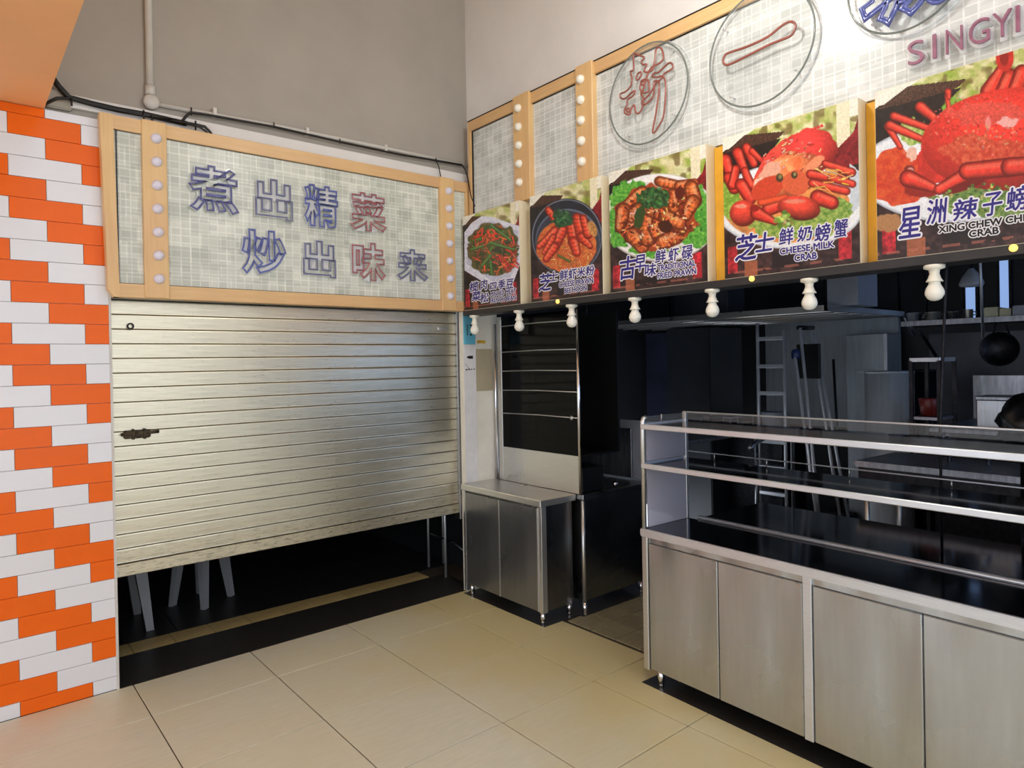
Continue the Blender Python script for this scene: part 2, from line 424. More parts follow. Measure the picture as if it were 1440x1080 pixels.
# kitchen shell
st('wall_kitchen_far', 7.0, 7.15, -1.6, 5.2, 0, 3.1, 'shaded_wall', label='dark far wall of the kitchen')
st('wall_kitchen_left', 3.61, 7.0, 5.0, 5.15, 0, 3.1, 'shaded_wall', label='dark left wall of the kitchen')
st('wall_kitchen_right', 3.0, 7.15, -1.75, -1.6, 0, 3.1, 'shaded_wall', label='dark right wall of the kitchen')
st('ceiling_kitchen', 3.14, 7.15, -1.75, 5.15, 3.1, 3.2, 'shaded_wall', label='dark ceiling of the kitchen', cat='ceiling')
st('wall_kitchen_front', 2.95, 3.05, -1.6, -.9, 0, 2.06, 'shaded_wall', label='dark end wall of the kitchen front')

# ------------------------------------------------------------------ roller shutter
sh = thing('roller_shutter', (1.77, 4.08, 0), 'aluminium roller shutter pulled down to knee height beside the tiled wall', 'shutter')
SP = .0777; zt = 2.032
for k in range(18):
    a = zt-SP*k; b = a-SP
    extrude_yz('slat', [(4.088, a-.0005), (4.0812, a-.003), (4.0802, a-.009), (4.0800, a-SP*.5), (4.0802, b+.009), (4.0796, b+.004), (4.083, b+.0015), (4.10, b+.0012), (4.10, a-.0005)], .63, 2.895, 'shutter_alu', sh)
zb = zt-SP*18
box('bottom_rail', .63, 2.895, 4.070, 4.104, .566, zb-.002, 'shutter_alu', sh, .003)
box('guide_rail', 2.868, 2.90, 4.055, 4.12, .52, 2.05, 'steel_dark', sh, .002)
box('guide_rail', .655, .675, 4.09, 4.13, 0., 2.05, 'steel_dark', sh, .002)
box('head_rail', .655, 2.89, 4.03, 4.10, 2.034, 2.058, 'steel_dark', sh, .002)
lt = box('latch', .714, .842, 4.058, 4.082, 1.293, 1.338, 'rust_dark', sh, .005)
tube('bolt', [(.70, 4.062, 1.318), (.882, 4.062, 1.322)], .009, 'rust_dark', lt)
box('staple', .752, .764, 4.052, 4.08, 1.288, 1.343, 'rust_dark', lt, .002); box('staple', .806, .818, 4.052, 4.08, 1.288, 1.343, 'rust_dark', lt, .002)
tube('pull_ring', [(.757+.014*math.cos(a), 4.068, 1.893+.014*math.sin(a)) for a in np.linspace(0, 2*math.pi, 13)[:-1]], .004, 'iron_dark', sh, 6, True)
box('lock_plate', 2.72, 2.80, 4.072, 4.082, 1.905, 1.925, 'steel', sh, .002)

# ------------------------------------------------------------------ left sign
BULB = [(.001, .026), (.012, .0245), (.020, .019), (.0255, .010), (.027, 0.), (.027, -.004)][::-1]
sg = thing('shop_sign', (1.79, 4.0, 2.035), 'wood framed sign board with two rows of Chinese neon characters above the shutter', 'sign')
box('panel', .68, 2.94, 3.985, 4.055, 2.06, 2.955, 'mosaic_back', sg)
box('frame_rail', .64, 2.958, 3.965, 4.03, 2.900, 2.971, 'wood_h', sg, .002)
box('frame_rail', .665, 2.958, 3.965, 4.03, 2.036, 2.108, 'wood_h', sg, .002)
# the left stile splays slightly outwards to the top, with a clipped lower corner
V = []
for y in (3.963, 4.026): V += [(.618, y, 2.973), (.678, y, 2.973), (.692, y, 2.036), (.668, y, 2.036), (.640, y, 2.075)]
mesh('frame_stile', V, [(0, 4, 3, 2, 1)[::-1][::-1], (5, 6, 7, 8, 9), (0, 1, 6, 5), (1, 2, 7, 6), (2, 3, 8, 7), (3, 4, 9, 8), (4, 0, 5, 9)], 'wood_v', sg)
box('frame_stile', 2.91, 2.958, 3.966, 4.03, 2.108, 2.903, 'wood_v', sg, .002)
for nm, a in (('bead', (.685, .81, 3.981, 3.99, 2.898, 2.904)), ('bead', (.92, 2.68, 3.981, 3.99, 2.898, 2.904)), ('bead', (.685, .81, 3.981, 3.99, 2.107, 2.112)),
              ('bead', (.92, 2.68, 3.981, 3.99, 2.107, 2.112)), ('bead', (.690, .696, 3.981, 3.99, 2.11, 2.90)), ('bead', (.926, .930, 3.981, 3.99, 2.11, 2.90))):
    box(nm, *a, 'black_plastic', sg)
for (a, b) in ((.808, .926), (2.682, 2.80)):
    pl = box('pilaster', a, b, 3.955, 4.02, 2.038, 2.976, 'wood_v', sg, .003)
    for k in range(7):
        lathe('bulb', BULB, ((a+b)/2+.008, 3.953, 2.884-.124*k), 'bulb_lilac', pl, 16, (0, -1, 0))
for ch, x, z, wd, ht, mat in (('煮', 1.167, 2.662, .235, .235, 'tube_blue'), ('出', 1.505, 2.652, .20, .215, 'tube_grey'), ('精', 1.80, 2.650, .20, .235, 'tube_navy'), ('菜', 2.122, 2.655, .225, .225, 'tube_red'),
                              ('炒', 1.44, 2.335, .235, .235, 'tube_navy'), ('出', 1.781, 2.322, .19, .205, 'tube_grey'), ('味', 2.117, 2.334, .215, .225, 'tube_red'), ('来', 2.448, 2.336, .21, .195, 'tube_grey')):
    bk = put_text('character_plate', ch, (x, 3.972, z), wd, ht, 'back', 'acrylic_pale', sg, offset=.016, extrude=.003)
    put_text('neon_tube', ch, (x, 3.962, z), wd, ht, 'back', mat, bk, offset=.0065, tube_r=.0052)

# ------------------------------------------------------------------ right sign
sr = thing('shop_sign', (2.95, 1.6, 2.70), 'long wood framed sign with characters in clear discs above the food posters', 'sign')
YE = -.6
box('panel', 2.945, 2.997, YE, 3.93, 2.715, 3.36, 'mosaic_right', sr)
box('frame_rail', 2.925, 2.997, YE, 3.951, 3.335, 3.405, 'wood_h', sr, .002)
box('frame_stile', 2.925, 2.997, 3.918, 3.951, 2.716, 3.335, 'wood_v', sr, .002)
box('bead', 2.94, 2.95, YE, 3.92, 3.329, 3.335, 'black_plastic', sr); box('bead', 2.92, 2.95, YE, 3.951, 3.405, 3.409, 'black_plastic', sr)
box('bead', 2.935, 2.95, 3.911, 3.917, 2.72, 3.33, 'black_plastic', sr)
for (a, b) in ((3.262, 3.42), (2.705, 2.84)):
    pl = box('pilaster', 2.905, 2.995, a, b, 2.716, 3.412, 'wood_v', sr, .003)
    for k in range(5):
        lathe('bulb', BULB, (2.903, (a+b)/2+.02, 3.325-.121*k), 'bulb_white', pl, 16, (-1, 0, 0))
def smooth_loop(pts, n=3):
    P = [np.array(p) for p in pts]; N = len(P); out = []
    for i in range(N):
        a, b, c, d = P[i-1], P[i], P[(i+1) % N], P[(i+2) % N]
        for k in range(n):
            t = k/n; out.append(tuple(.5*((2*b)+(c-a)*t+(2*a-5*b+4*c-d)*t*t+(3*b-a-3*c+d)*t**3)))
    return out
def ring(name, y, z, r, x, rr, mat, parent):
    return tube(name, [(x, y+r*math.cos(t), z+r*math.sin(t)) for t in np.linspace(0, 2*math.pi, 73)[:-1]], rr, mat, parent, 8, True)
for y, z, r, ch, wd, ht, mat in ((2.311, 3.089, .262, '新', .35, .37, 'tube_rust'), (1.656, 3.095, .262, '一', .36, .062, 'tube_rust'), (1.031, 3.157, .222, '城', .30, .32, 'tube_navy')):
    n = 64; V = [(2.906, y+r*math.cos(2*math.pi*k/n), z+r*math.sin(2*math.pi*k/n)) for k in range(n)]+[(2.912, y+r*math.cos(2*math.pi*k/n), z+r*math.sin(2*math.pi*k/n)) for k in range(n)]
    dk = mesh('clear_disc', V, [tuple(range(n)), tuple(range(n, 2*n))[::-1]]+[(k, n+k, n+(k+1) % n, (k+1) % n) for k in range(n)], 'acrylic', sr)
    ring('disc_rim', y, z, r, 2.909, .0045, 'acrylic_rim', dk)
    ring('shadow_ring', y, z, r+.012, 2.940, .003, 'acrylic_pale', dk)  # outer ring on the panel stands for the disc's shadow
    for a in (.7, 2.3, 3.9, 5.4):
        tube('standoff', [(2.945, y+r*.9*math.cos(a), z+r*.9*math.sin(a)), (2.903, y+r*.9*math.cos(a), z+r*.9*math.sin(a))], .004, 'chrome', dk, 6)
    if ch == '一':
        pts = []
        for (u, v) in ((-.18, -.005), (-.172, .018), (-.15, .026), (-.05, .020), (.05, .026), (.12, .050), (.16, .052), (.182, .030), (.176, .004), (.15, -.012), (.06, -.012), (-.04, -.022), (-.13, -.030), (-.165, -.026)):
            pts.append((2.895, y-u, z+v))
        tube('neon_tube', smooth_loop(pts, 4), .006, mat, dk, 8, True)
    elif ch == '新':
        for lp in ([(500,270),(520,250),(545,270),(557,330),(530,370),(470,400),(440,440),(410,430),(430,380),(400,385),(390,360),(410,335),(395,320),(365,310),(340,298),(328,320),(330,420),(305,435),(318,490),(305,550),(265,590),(230,605),(232,635),(265,640),(310,600),(340,580),(325,620),(285,650),(280,690),(265,715),(262,750),(300,762),(310,720),(335,690),(345,745),(370,752),(395,710),(405,640),(385,600),(440,590),(448,530),(430,495),(400,500),(385,520),(380,570),(400,580),(440,450),(475,420),(492,330)],
                   [(470,470),(490,445),(520,440),(590,375),(620,375),(628,405),(600,430),(555,460),(572,520),(570,650),(555,780),(520,850),(490,895),(475,885),(500,750),(520,600),(520,520),(490,540),(478,620),(440,670),(400,690),(395,660),(430,630),(480,560),(485,510),(525,505),(548,470),(500,480)],
                   [(350,490),(360,455),(380,440),(388,460),(370,490),(355,500)], [(385,520),(400,505),(412,520),(400,540)], [(275,730),(285,715),(300,725),(292,745)]):
            tube('neon_tube', smooth_loop([tuple(atX(830+a/5.4, 20+b/5.4, 2.895)) for a, b in lp]), .0052, mat, dk, 7, True)
    else:
        put_text('neon_tube', ch, (2.895, y-.02 if ch == '新' else y, z), wd, ht, 'right', mat, dk, offset=.013, tube_r=.006 if ch == '新' else .008)
        if ch == '城': put_text('neon_tube', ch, (2.892, y, z), wd, ht, 'right', mat, dk, offset=.003, tube_r=.005)
for k, ch in enumerate('SINGYI'):
    yc = (1.003, .938, .872, .792, .722, .676)[k]; wd = (.058, .014, .056, .066, .062, .014)[k]
    bk = put_text('letter_plate', ch, (2.930, yc, 2.838), wd+.006, .100, 'right', 'acrylic_pale', sr, offset=.006, extrude=.004)
    put_text('letter_face', ch, (2.918, yc, 2.838), wd, .092, 'right', 'letter_mauve', bk, offset=-.001, extrude=.006)

# ------------------------------------------------------------------ menu light boxes with printed posters
def vnoise(x, y, s, seed):
    X, Y = x/s, y/s; xi, yi = np.floor(X).astype(int), np.floor(Y).astype(int); fx, fy = X-xi, Y-yi
    fx = fx*fx*(3-2*fx); fy = fy*fy*(3-2*fy)
    def h(a, b):
        n = (a*374761393+b*668265263+seed*974634777) & 0x7fffffff
        n = ((n ^ (n >> 13))*1274126177) & 0x7fffffff
        return ((n ^ (n >> 16)) & 0xffff)/65535.
    return (h(xi, yi)*(1-fx)+h(xi+1, yi)*fx)*(1-fy)+(h(xi, yi+1)*(1-fx)+h(xi+1, yi+1)*fx)*fy
class Print:
    """a flat poster print: cells coloured in code; shapes are given on the print itself"""
    def __init__(s, y0, y1, z0, z1, x, off, sc, cell=.0036):
        s.nu = int(round((y0-y1)/cell)); s.nv = int(round((z1-z0)/cell)); s.y0, s.y1, s.z0, s.z1, s.x = y0, y1, z0, z1, x
        yc = y0+(y1-y0)*(np.arange(s.nu)+.5)/s.nu; zc = z1+(z0-z1)*(np.arange(s.nv)+.5)/s.nv
        Yg, Zg = np.meshgrid(yc, zc); P = np.stack([np.full_like(Yg, x), Yg, Zg-CAM_H], -1) @ RM.T
        s.X = (720+F_PX*P[..., 0]/P[..., 2]-off[0])*sc; s.Y = (CY+F_PX*P[..., 1]/P[..., 2]-off[1])*sc
        s.U, s.V = np.meshgrid((np.arange(s.nu)+.5)/s.nu, (np.arange(s.nv)+.5)/s.nv)
        s.px = sc; s.c = np.zeros((s.nv, s.nu, 3)); s.seed = 1
    def noise(s, size):
        s.seed += 1; return vnoise(s.X+1000, s.Y+1000, size, s.seed)
    def put(s, mask, col, var=0., vs=14., col2=None, mul=None):
        m = np.clip(mask, 0, 1)[..., None]; col = np.array(col, float)
        c = np.broadcast_to(col, s.c.shape).copy()
        if col2 is not None:
            n = np.clip((s.noise(vs)*.65+s.noise(vs*.45)*.35-.22)/.56, 0, 1)[..., None]; c = c*(1-n)+np.array(col2, float)*n
        if var: c = c*(1+var*(s.noise(vs)*.6+s.noise(vs*.4)*.6-.6)*2)[..., None]
        if mul is not None: c = c*mul[..., None]
        s.c = s.c*(1-m)+np.clip(c, 0, 255)*m
    def aa(s, d): return np.clip(.5-d/(1.4*s.px), 0, 1)
    def ell(s, cx, cy, rx, ry, col, rot=0., wob=0., ws=20., sh=0., **k):
        a = math.radians(rot); dx, dy = s.X-cx, s.Y-cy; u = dx*math.cos(a)+dy*math.sin(a); v = -dx*math.sin(a)+dy*math.cos(a)
        q = np.sqrt((u/rx)**2+(v/ry)**2)
        if wob: q = q+wob*(s.noise(ws)-.5)
        if sh:
            q2 = np.sqrt(((u+rx*.1)/rx)**2+((v+ry*.35)/ry)**2); k['mul'] = 1+sh*(.45-.8*np.clip(q2, 0, 1.5)**1.5)
        s.put(s.aa((q-1)*min(rx, ry)), col, **k)
    def poly(s, pts, col, **k):
        ins = np.zeros(s.X.shape, bool); n = len(pts)
        for i in range(n):
            (x1, y1), (x2, y2) = pts[i], pts[(i+1) % n]
            cond = (y1 > s.Y) != (y2 > s.Y)
            xx = (x2-x1)*(s.Y-y1)/((y2-y1) if y2 != y1 else 1e-9)+x1
            ins ^= cond & (s.X < xx)
        s.put(ins.astype(float), col, **k)
    def polyuv(s, pts, col, **k):
        X, Y = s.X, s.Y; s.X, s.Y = s.U*1000, s.V*1000; s.poly([(a*1000, b*1000) for a, b in pts], col, **k); s.X, s.Y = X, Y
    def cap(s, x0, y0, x1, y1, r0, r1, col, hi=None, dk=None, seg=0., **k):
        dx, dy = x1-x0, y1-y0; L = dx*dx+dy*dy; t = np.clip(((s.X-x0)*dx+(s.Y-y0)*dy)/L, 0, 1)
        d = np.hypot(s.X-x0-t*dx, s.Y-y0-t*dy); r = r0+(r1-r0)*t
        if dk is not None: s.put(s.aa(d-r*1.1), dk)
        if seg: k['mul'] = (1.22-.62*np.clip(d/r, 0, 1)**2-.12*np.clip((s.Y-y0-t*dy)/r, -1, 1))*(1-.3*np.clip(np.sin(t*math.sqrt(L)/seg*6.283+1.2*(d/r)), .2, 1))
        k.setdefault('mul', 1.22-.62*np.clip(d/r, 0, 1)**2-.12*np.clip((s.Y-y0-t*dy)/r, -1, 1)); s.put(s.aa(d-r*.94), col, **k)
        if hi is not None:
            nx, ny = (dy, -dx) if -dx < 0 or dy < 0 else (-dy, dx)
            if ny > 0: nx, ny = -nx, -ny
            q = math.sqrt(L); ox, oy = nx/q*.4, ny/q*.4
            d2 = np.hypot(s.X-x0-t*dx-ox*r, s.Y-y0-t*dy-oy*r); s.put(s.aa(d2-r*.28)*.55, hi)
    def speck(s, mask_c, rx, ry, n, r, cols, seed, rot=None, length=0):
        g = np.random.default_rng(seed)
        for _ in range(n):
            a = g.uniform(0, 6.283); q = math.sqrt(g.uniform(0, 1)); x = mask_c[0]+rx*q*math.cos(a); y = mask_c[1]+ry*q*math.sin(a)
            c = cols[int(g.integers(len(cols)))]; c = [v*g.uniform(.8, 1.15) for v in c]
            if length:
                th = g.uniform(0, 3.14) if rot is None else math.radians(rot)+g.normal()*.35; l = length*g.uniform(.5, 1.2)
                s.cap(x-l*math.cos(th), y-l*math.sin(th), x+l*math.cos(th), y+l*math.sin(th), r, r*.8, c)
            else: s.ell(x, y, r*g.uniform(.6, 1.3), r*g.uniform(.6, 1.2), c)
    def background(s):
        s.put(np.ones_like(s.X), (58, 38, 36), var=.5, vs=60*s.px/4)
        s.put((s.V < .42).astype(float), (216, 208, 150), col2=(150, 176, 70), vs=46*s.px/4)
        s.put((s.V < .42)*np.clip((s.noise(44*s.px/4)-.45)*2.4, 0, .8), (238, 234, 196))
        s.put((s.V < .42)*np.clip((s.noise(36*s.px/4)-.55)*3, 0, .7)*(s.U > .3), (110, 92, 48))
        s.polyuv([(0, 0), (.26, 0), (.05, .09), (0, .1)], (242, 240, 226))
        s.put(((s.U > .86) & (s.U < .95) & (s.V < .32)).astype(float), (240, 232, 200)); s.put(((s.U > .95) & (s.V < .1)).astype(float), (246, 242, 226))
        s.polyuv([(0, .10), (.02, .085), (.47, .115), (.42, .16), (.34, .34), (0, .42)], (34, 30, 30), var=.3, vs=30)
        s.polyuv([(.01, .105), (.19, .02), (.50, .075), (.45, .11), (.22, .115)], (76, 52, 42), var=.5, vs=6)
        s.polyuv([(1, .12), (.97, .2), (.83, .3), (.81, .36), (.86, .42), (1, .42)], (132, 34, 40), var=.3, vs=24)
        s.put((s.V > .40).astype(float), (52, 36, 36), var=.6, vs=50*s.px/4)
        for u0, u1 in ((.03, .11), (.86, .95)):
            s.put(((s.U > u0) & (s.U < u1) & (s.V > .78) & (s.V < .97)).astype(float), (176, 40, 50), var=.4, vs=30)
        s.put(((s.U > .17) & (s.U < .27) & (s.V > .90)).astype(float)*.7, (206, 116, 76))
        s.put(((s.U > .39) & (s.U < .58) & (s.V > .86) & (s.V < .97)).astype(float)*.8, (24, 22, 26)); s.put((np.abs(s.V-.965) < .006)*(s.noise(30) > .5)*.6, (190, 110, 90))
    def build(s, parent):
        s.c = s.c*(1+.10*(s.noise(5*s.px/3)-.5)+.10*(s.noise(2.6*s.px/3)-.5))[..., None]
        nu, nv = s.nu, s.nv
        ys = np.linspace(s.y0, s.y1, nu+1); zs = np.linspace(s.z1, s.z0, nv+1); Yg, Zg = np.meshgrid(ys, zs)
        cy, cz = (s.y0+s.y1)/2, (s.z0+s.z1)/2
        co = np.stack([np.zeros_like(Yg), Yg-cy, Zg-cz], -1).reshape(-1, 3)
        me = bpy.data.meshes.new('printed_poster'); nq = nu*nv
        me.vertices.add(len(co)); me.vertices.foreach_set('co', co.ravel())
        I, J = np.meshgrid(np.arange(nv), np.arange(nu), indexing='ij'); a = (I*(nu+1)+J).ravel()
        q = np.stack([a, a+nu+1, a+nu+2, a+1], -1)
        me.loops.add(nq*4); me.loops.foreach_set('vertex_index', q.ravel().astype(np.int32)); me.polygons.add(nq)
        me.polygons.foreach_set('loop_start', (np.arange(nq)*4).astype(np.int32))
        at = me.attributes.new('print', 'FLOAT_COLOR', 'FACE')
        c = np.clip(s.c, 0, 255)/255.; c = np.where(c <= .04045, c/12.92, ((c+.055)/1.055)**2.4)
        at.data.foreach_set('color', np.concatenate([c.reshape(-1, 3), np.ones((nq, 1))], 1).astype(np.float32).ravel())
        me.update(); me.validate(); me.materials.append(M['poster_print'])
        return link('printed_poster', me, Matrix.Translation((s.x, cy, cz)), parent)

RED, DRED, ORG, GRN, DGRN = (206, 52, 44), (122, 22, 22), (222, 112, 56), (108, 160, 56), (44, 78, 40)
def paint1(p):
    p.poly([(50, 350), (110, 270), (200, 210), (280, 215), (540, 300), (542, 600), (480, 770), (430, 815), (300, 820), (180, 760), (50, 680)], (226, 228, 244), var=.03, vs=60)
    p.poly([(80, 400), (200, 265), (290, 250), (520, 340), (520, 590), (440, 760), (300, 780), (70, 620)], (200, 202, 222), var=.06, vs=40)
    p.ell(300, 500, 225, 225, (120, 98, 66), wob=.25, ws=50, col2=(70, 84, 44), vs=24)
    p.speck((300, 500), 205, 205, 150, 9, [(52, 84, 40), (80, 120, 56), (150, 76, 44), (204, 96, 56), (130, 88, 60), (58, 62, 40)], 3, length=36)
    p.speck((430, 590), 80, 90, 36, 10, [(206, 92, 56), (222, 120, 76), (170, 60, 46)], 4, length=26)
    p.speck((230, 390), 90, 60, 30, 8, [(216, 92, 50), (206, 70, 44)], 5, length=24)
    for a in ((280, 290, 450, 420), (270, 440, 480, 500), (280, 550, 200, 640), (275, 600, 285, 710), (110, 500, 210, 470)):
        p.cap(*a, 13, 12, (70, 112, 56), hi=(130, 170, 100))
def paint2(p):
    p.ell(345, 560, 302, 325, (30, 32, 42)); p.ell(345, 560, 296, 318, (142, 150, 166)); p.ell(345, 562, 288, 312, (40, 43, 54), var=.2, vs=60)
    p.ell(350, 590, 272, 268, (104, 116, 138)); p.ell(350, 600, 266, 262, (58, 62, 76))
    p.ell(340, 640, 254, 218, (222, 128, 66), wob=.08, ws=40, col2=(206, 92, 48), vs=20)
    p.speck((340, 690), 230, 150, 130, 5, [(236, 160, 90), (226, 130, 70), (240, 176, 112), (196, 90, 50)], 6, length=18)
    p.cap(100, 610, 230, 520, 10, 8, (70, 84, 44)); p.cap(270, 715, 365, 765, 10, 12, (84, 98, 48))
    for a in ((185, 330, 235, 400, 26, 30), (250, 510, 110, 640, 42, 24), (310, 500, 240, 640, 40, 40), (240, 640, 170, 745, 40, 28), (375, 450, 400, 600, 36, 44), (400, 600, 425, 690, 44, 34),
              (430, 400, 470, 560, 40, 46), (470, 560, 540, 640, 44, 22), (480, 400, 520, 540, 30, 36), (230, 560, 150, 690, 26, 18)):
        p.cap(*a, (218, 72, 48), hi=(248, 150, 110), dk=(150, 40, 30), var=.15, vs=18, seg=34.)
    p.ell(560, 490, 34, 70, (196, 140, 80), rot=-20, var=.3)
    p.ell(305, 405, 85, 72, (42, 82, 50), wob=.5, ws=22, var=.4, vs=14); p.speck((310, 390), 75, 55, 40, 9, [(70, 122, 70), (34, 66, 44), (90, 140, 90)], 8)
def paint3(p):
    p.ell(385, 570, 400, 305, (190, 186, 184)); p.ell(385, 566, 394, 298, (246, 245, 244)); p.ell(385, 575, 350, 255, (226, 226, 224))
    for cx, cy, rx, ry in ((190, 430, 150, 110), (90, 620, 60, 140), (660, 560, 75, 220), (620, 700, 90, 80), (300, 800, 120, 50), (100, 720, 60, 60)):
        p.ell(cx, cy, rx, ry, (62, 148, 50), wob=.4, ws=26, col2=(128, 196, 78), vs=14)
    p.speck((380, 600), 330, 230, 260, 9, [(62, 150, 50), (136, 200, 84), (40, 110, 44), (96, 176, 62)], 9)
    p.ell(360, 570, 280, 225, (150, 62, 34), wob=.25, ws=60, col2=(190, 84, 44), vs=26)
    for a in ((260, 400, 110, 520, 46, 30), (130, 520, 110, 640, 50, 36), (230, 520, 190, 690, 52, 56), (190, 690, 260, 770, 50, 44), (290, 560, 300, 720, 40, 50), (300, 520, 420, 560, 36, 44),
              (340, 640, 400, 740, 40, 50), (400, 740, 500, 700, 50, 46), (520, 640, 480, 540, 50, 40), (380, 320, 520, 350, 34, 32), (520, 350, 620, 330, 36, 28), (600, 360, 620, 450, 46, 50),
              (610, 460, 560, 560, 48, 34), (470, 400, 480, 500, 30, 36), (420, 560, 520, 610, 46, 44)):
        p.cap(*a, (204, 92, 48), hi=(250, 190, 140), dk=(104, 36, 22), var=.35, vs=22, col2=(222, 120, 64), seg=30.)
    p.speck((370, 580), 260, 200, 150, 7, [(238, 160, 104), (120, 40, 24), (246, 196, 150), (84, 28, 22), (220, 110, 56)], 10, length=10)
    p.ell(420, 630, 50, 40, (70, 34, 24), wob=.3); p.ell(520, 400, 32, 46, (96, 36, 26), wob=.3)
    p.ell(340, 440, 108, 72, (46, 84, 46), wob=.5, ws=26, var=.4, vs=14); p.ell(245, 560, 36, 76, (54, 78, 38), wob=.4, ws=20, rot=15); p.speck((345, 430), 100, 70, 60, 10, [(66, 116, 60), (36, 66, 40), (92, 140, 80)], 11)
def crab_legs(p, segs, hi=(244, 120, 96)):
    for a in segs: p.cap(*a, (198, 56, 44), hi=hi, dk=(112, 22, 22), var=.10, vs=34)
def paint4(p):
    p.ell(400, 640, 420, 240, (206, 214, 224)); p.ell(400, 640, 408, 230, (240, 244, 248)); p.ell(390, 650, 360, 195, (228, 150, 84), var=.2, vs=60)
    p.poly([(740, 400), (790, 440), (792, 640), (700, 740), (740, 600)], (206, 216, 226))
    p.ell(60, 600, 60, 110, (112, 158, 52), wob=.5, ws=24, col2=(168, 200, 90)); p.ell(640, 660, 120, 76, (96, 142, 54), wob=.5, ws=24, col2=(176, 196, 104), vs=14)
    p.ell(430, 760, 240, 70, (104, 148, 58), wob=.5, ws=24, col2=(180, 196, 100), vs=14)
    crab_legs(p, ((40, 380, 60, 440, 32, 26), (110, 340, 150, 440, 30, 20), (150, 440, 180, 520, 20, 26), (160, 310, 200, 400, 24, 22), (60, 480, 90, 540, 30, 30), (100, 430, 80, 520, 22, 26), (190, 330, 240, 380, 18, 14), (130, 520, 180, 600, 34, 30)))
    sp = [(205, 470), (240, 400), (290, 330), (360, 270), (440, 230), (540, 210), (610, 225), (645, 270), (630, 380), (560, 490), (480, 570), (380, 590), (230, 590), (190, 530)]
    for (x, y) in [(240+i*18, 385-(i*13 if i < 10 else 130+(i-10)*7)) for i in range(20)]: p.ell(x, y-4, 9, 9, (214, 56, 56))
    p.poly(sp, (222, 66, 60), col2=(236, 84, 70), vs=60)
    p.poly([(200, 500), (260, 420), (360, 350), (480, 300), (600, 300), (620, 380), (540, 500), (420, 590), (240, 600), (190, 560)], (226, 96, 60), col2=(238, 140, 92), vs=40)
    p.ell(520, 330, 150, 130, (224, 62, 58), rot=-20, sh=.5, wob=.15, ws=30, var=.1, vs=14); p.ell(400, 470, 180, 120, (228, 104, 62), rot=-28, sh=.55, wob=.2, ws=34, col2=(240, 150, 96), vs=26)
    p.speck((430, 400), 190, 150, 90, 4, [(250, 190, 160), (244, 150, 120), (190, 50, 40)], 41, length=9, rot=-35)
    p.ell(290, 440, 70, 40, (240, 176, 150), rot=-35, wob=.5, ws=30); p.ell(230, 520, 36, 40, (244, 206, 190), wob=.6, ws=20); p.ell(540, 400, 70, 26, (246, 150, 110), rot=-40, wob=.5, ws=30)
    p.ell(280, 540, 100, 60, (214, 74, 48), rot=-30, wob=.1); p.ell(440, 510, 80, 70, (222, 100, 64), wob=.2, ws=40)
    p.ell(345, 480, 20, 24, (70, 60, 40)); p.ell(348, 474, 10, 12, (150, 140, 90)); p.ell(428, 465, 18, 20, (70, 60, 40)); p.ell(430, 460, 8, 10, (160, 150, 100))
    crab_legs(p, ((600, 400, 750, 450, 18, 24), (520, 460, 640, 480, 24, 24), (640, 480, 755, 515, 24, 20), (530, 510, 720, 555, 22, 22), (560, 590, 640, 620, 40, 36), (280, 660, 380, 620, 34, 34)))
    p.speck((640, 490), 110, 70, 20, 5, [(236, 160, 70), (246, 180, 100)], 21, length=30, rot=12)
    p.cap(240, 620, 380, 590, 22, 18, (206, 76, 44)); p.ell(140, 680, 76, 74, (202, 62, 48), dk=None, var=.15, vs=30) if False else p.ell(140, 680, 76, 74, (208, 66, 50), sh=.7, var=.1, vs=20)
    p.ell(130, 640, 34, 12, (240, 150, 126), wob=.4); crab_legs(p, ((220, 680, 320, 730, 36, 16),)); p.ell(205, 650, 26, 20, (150, 34, 30))
    p.ell(455, 650, 120, 70, (206, 66, 50), rot=8, sh=.8, var=.1, vs=24); p.ell(430, 612, 60, 12, (240, 140, 116), wob=.4)
    p.speck((370, 720), 50, 50, 40, 12, [(128, 160, 64), (196, 206, 120), (88, 124, 48)], 22)
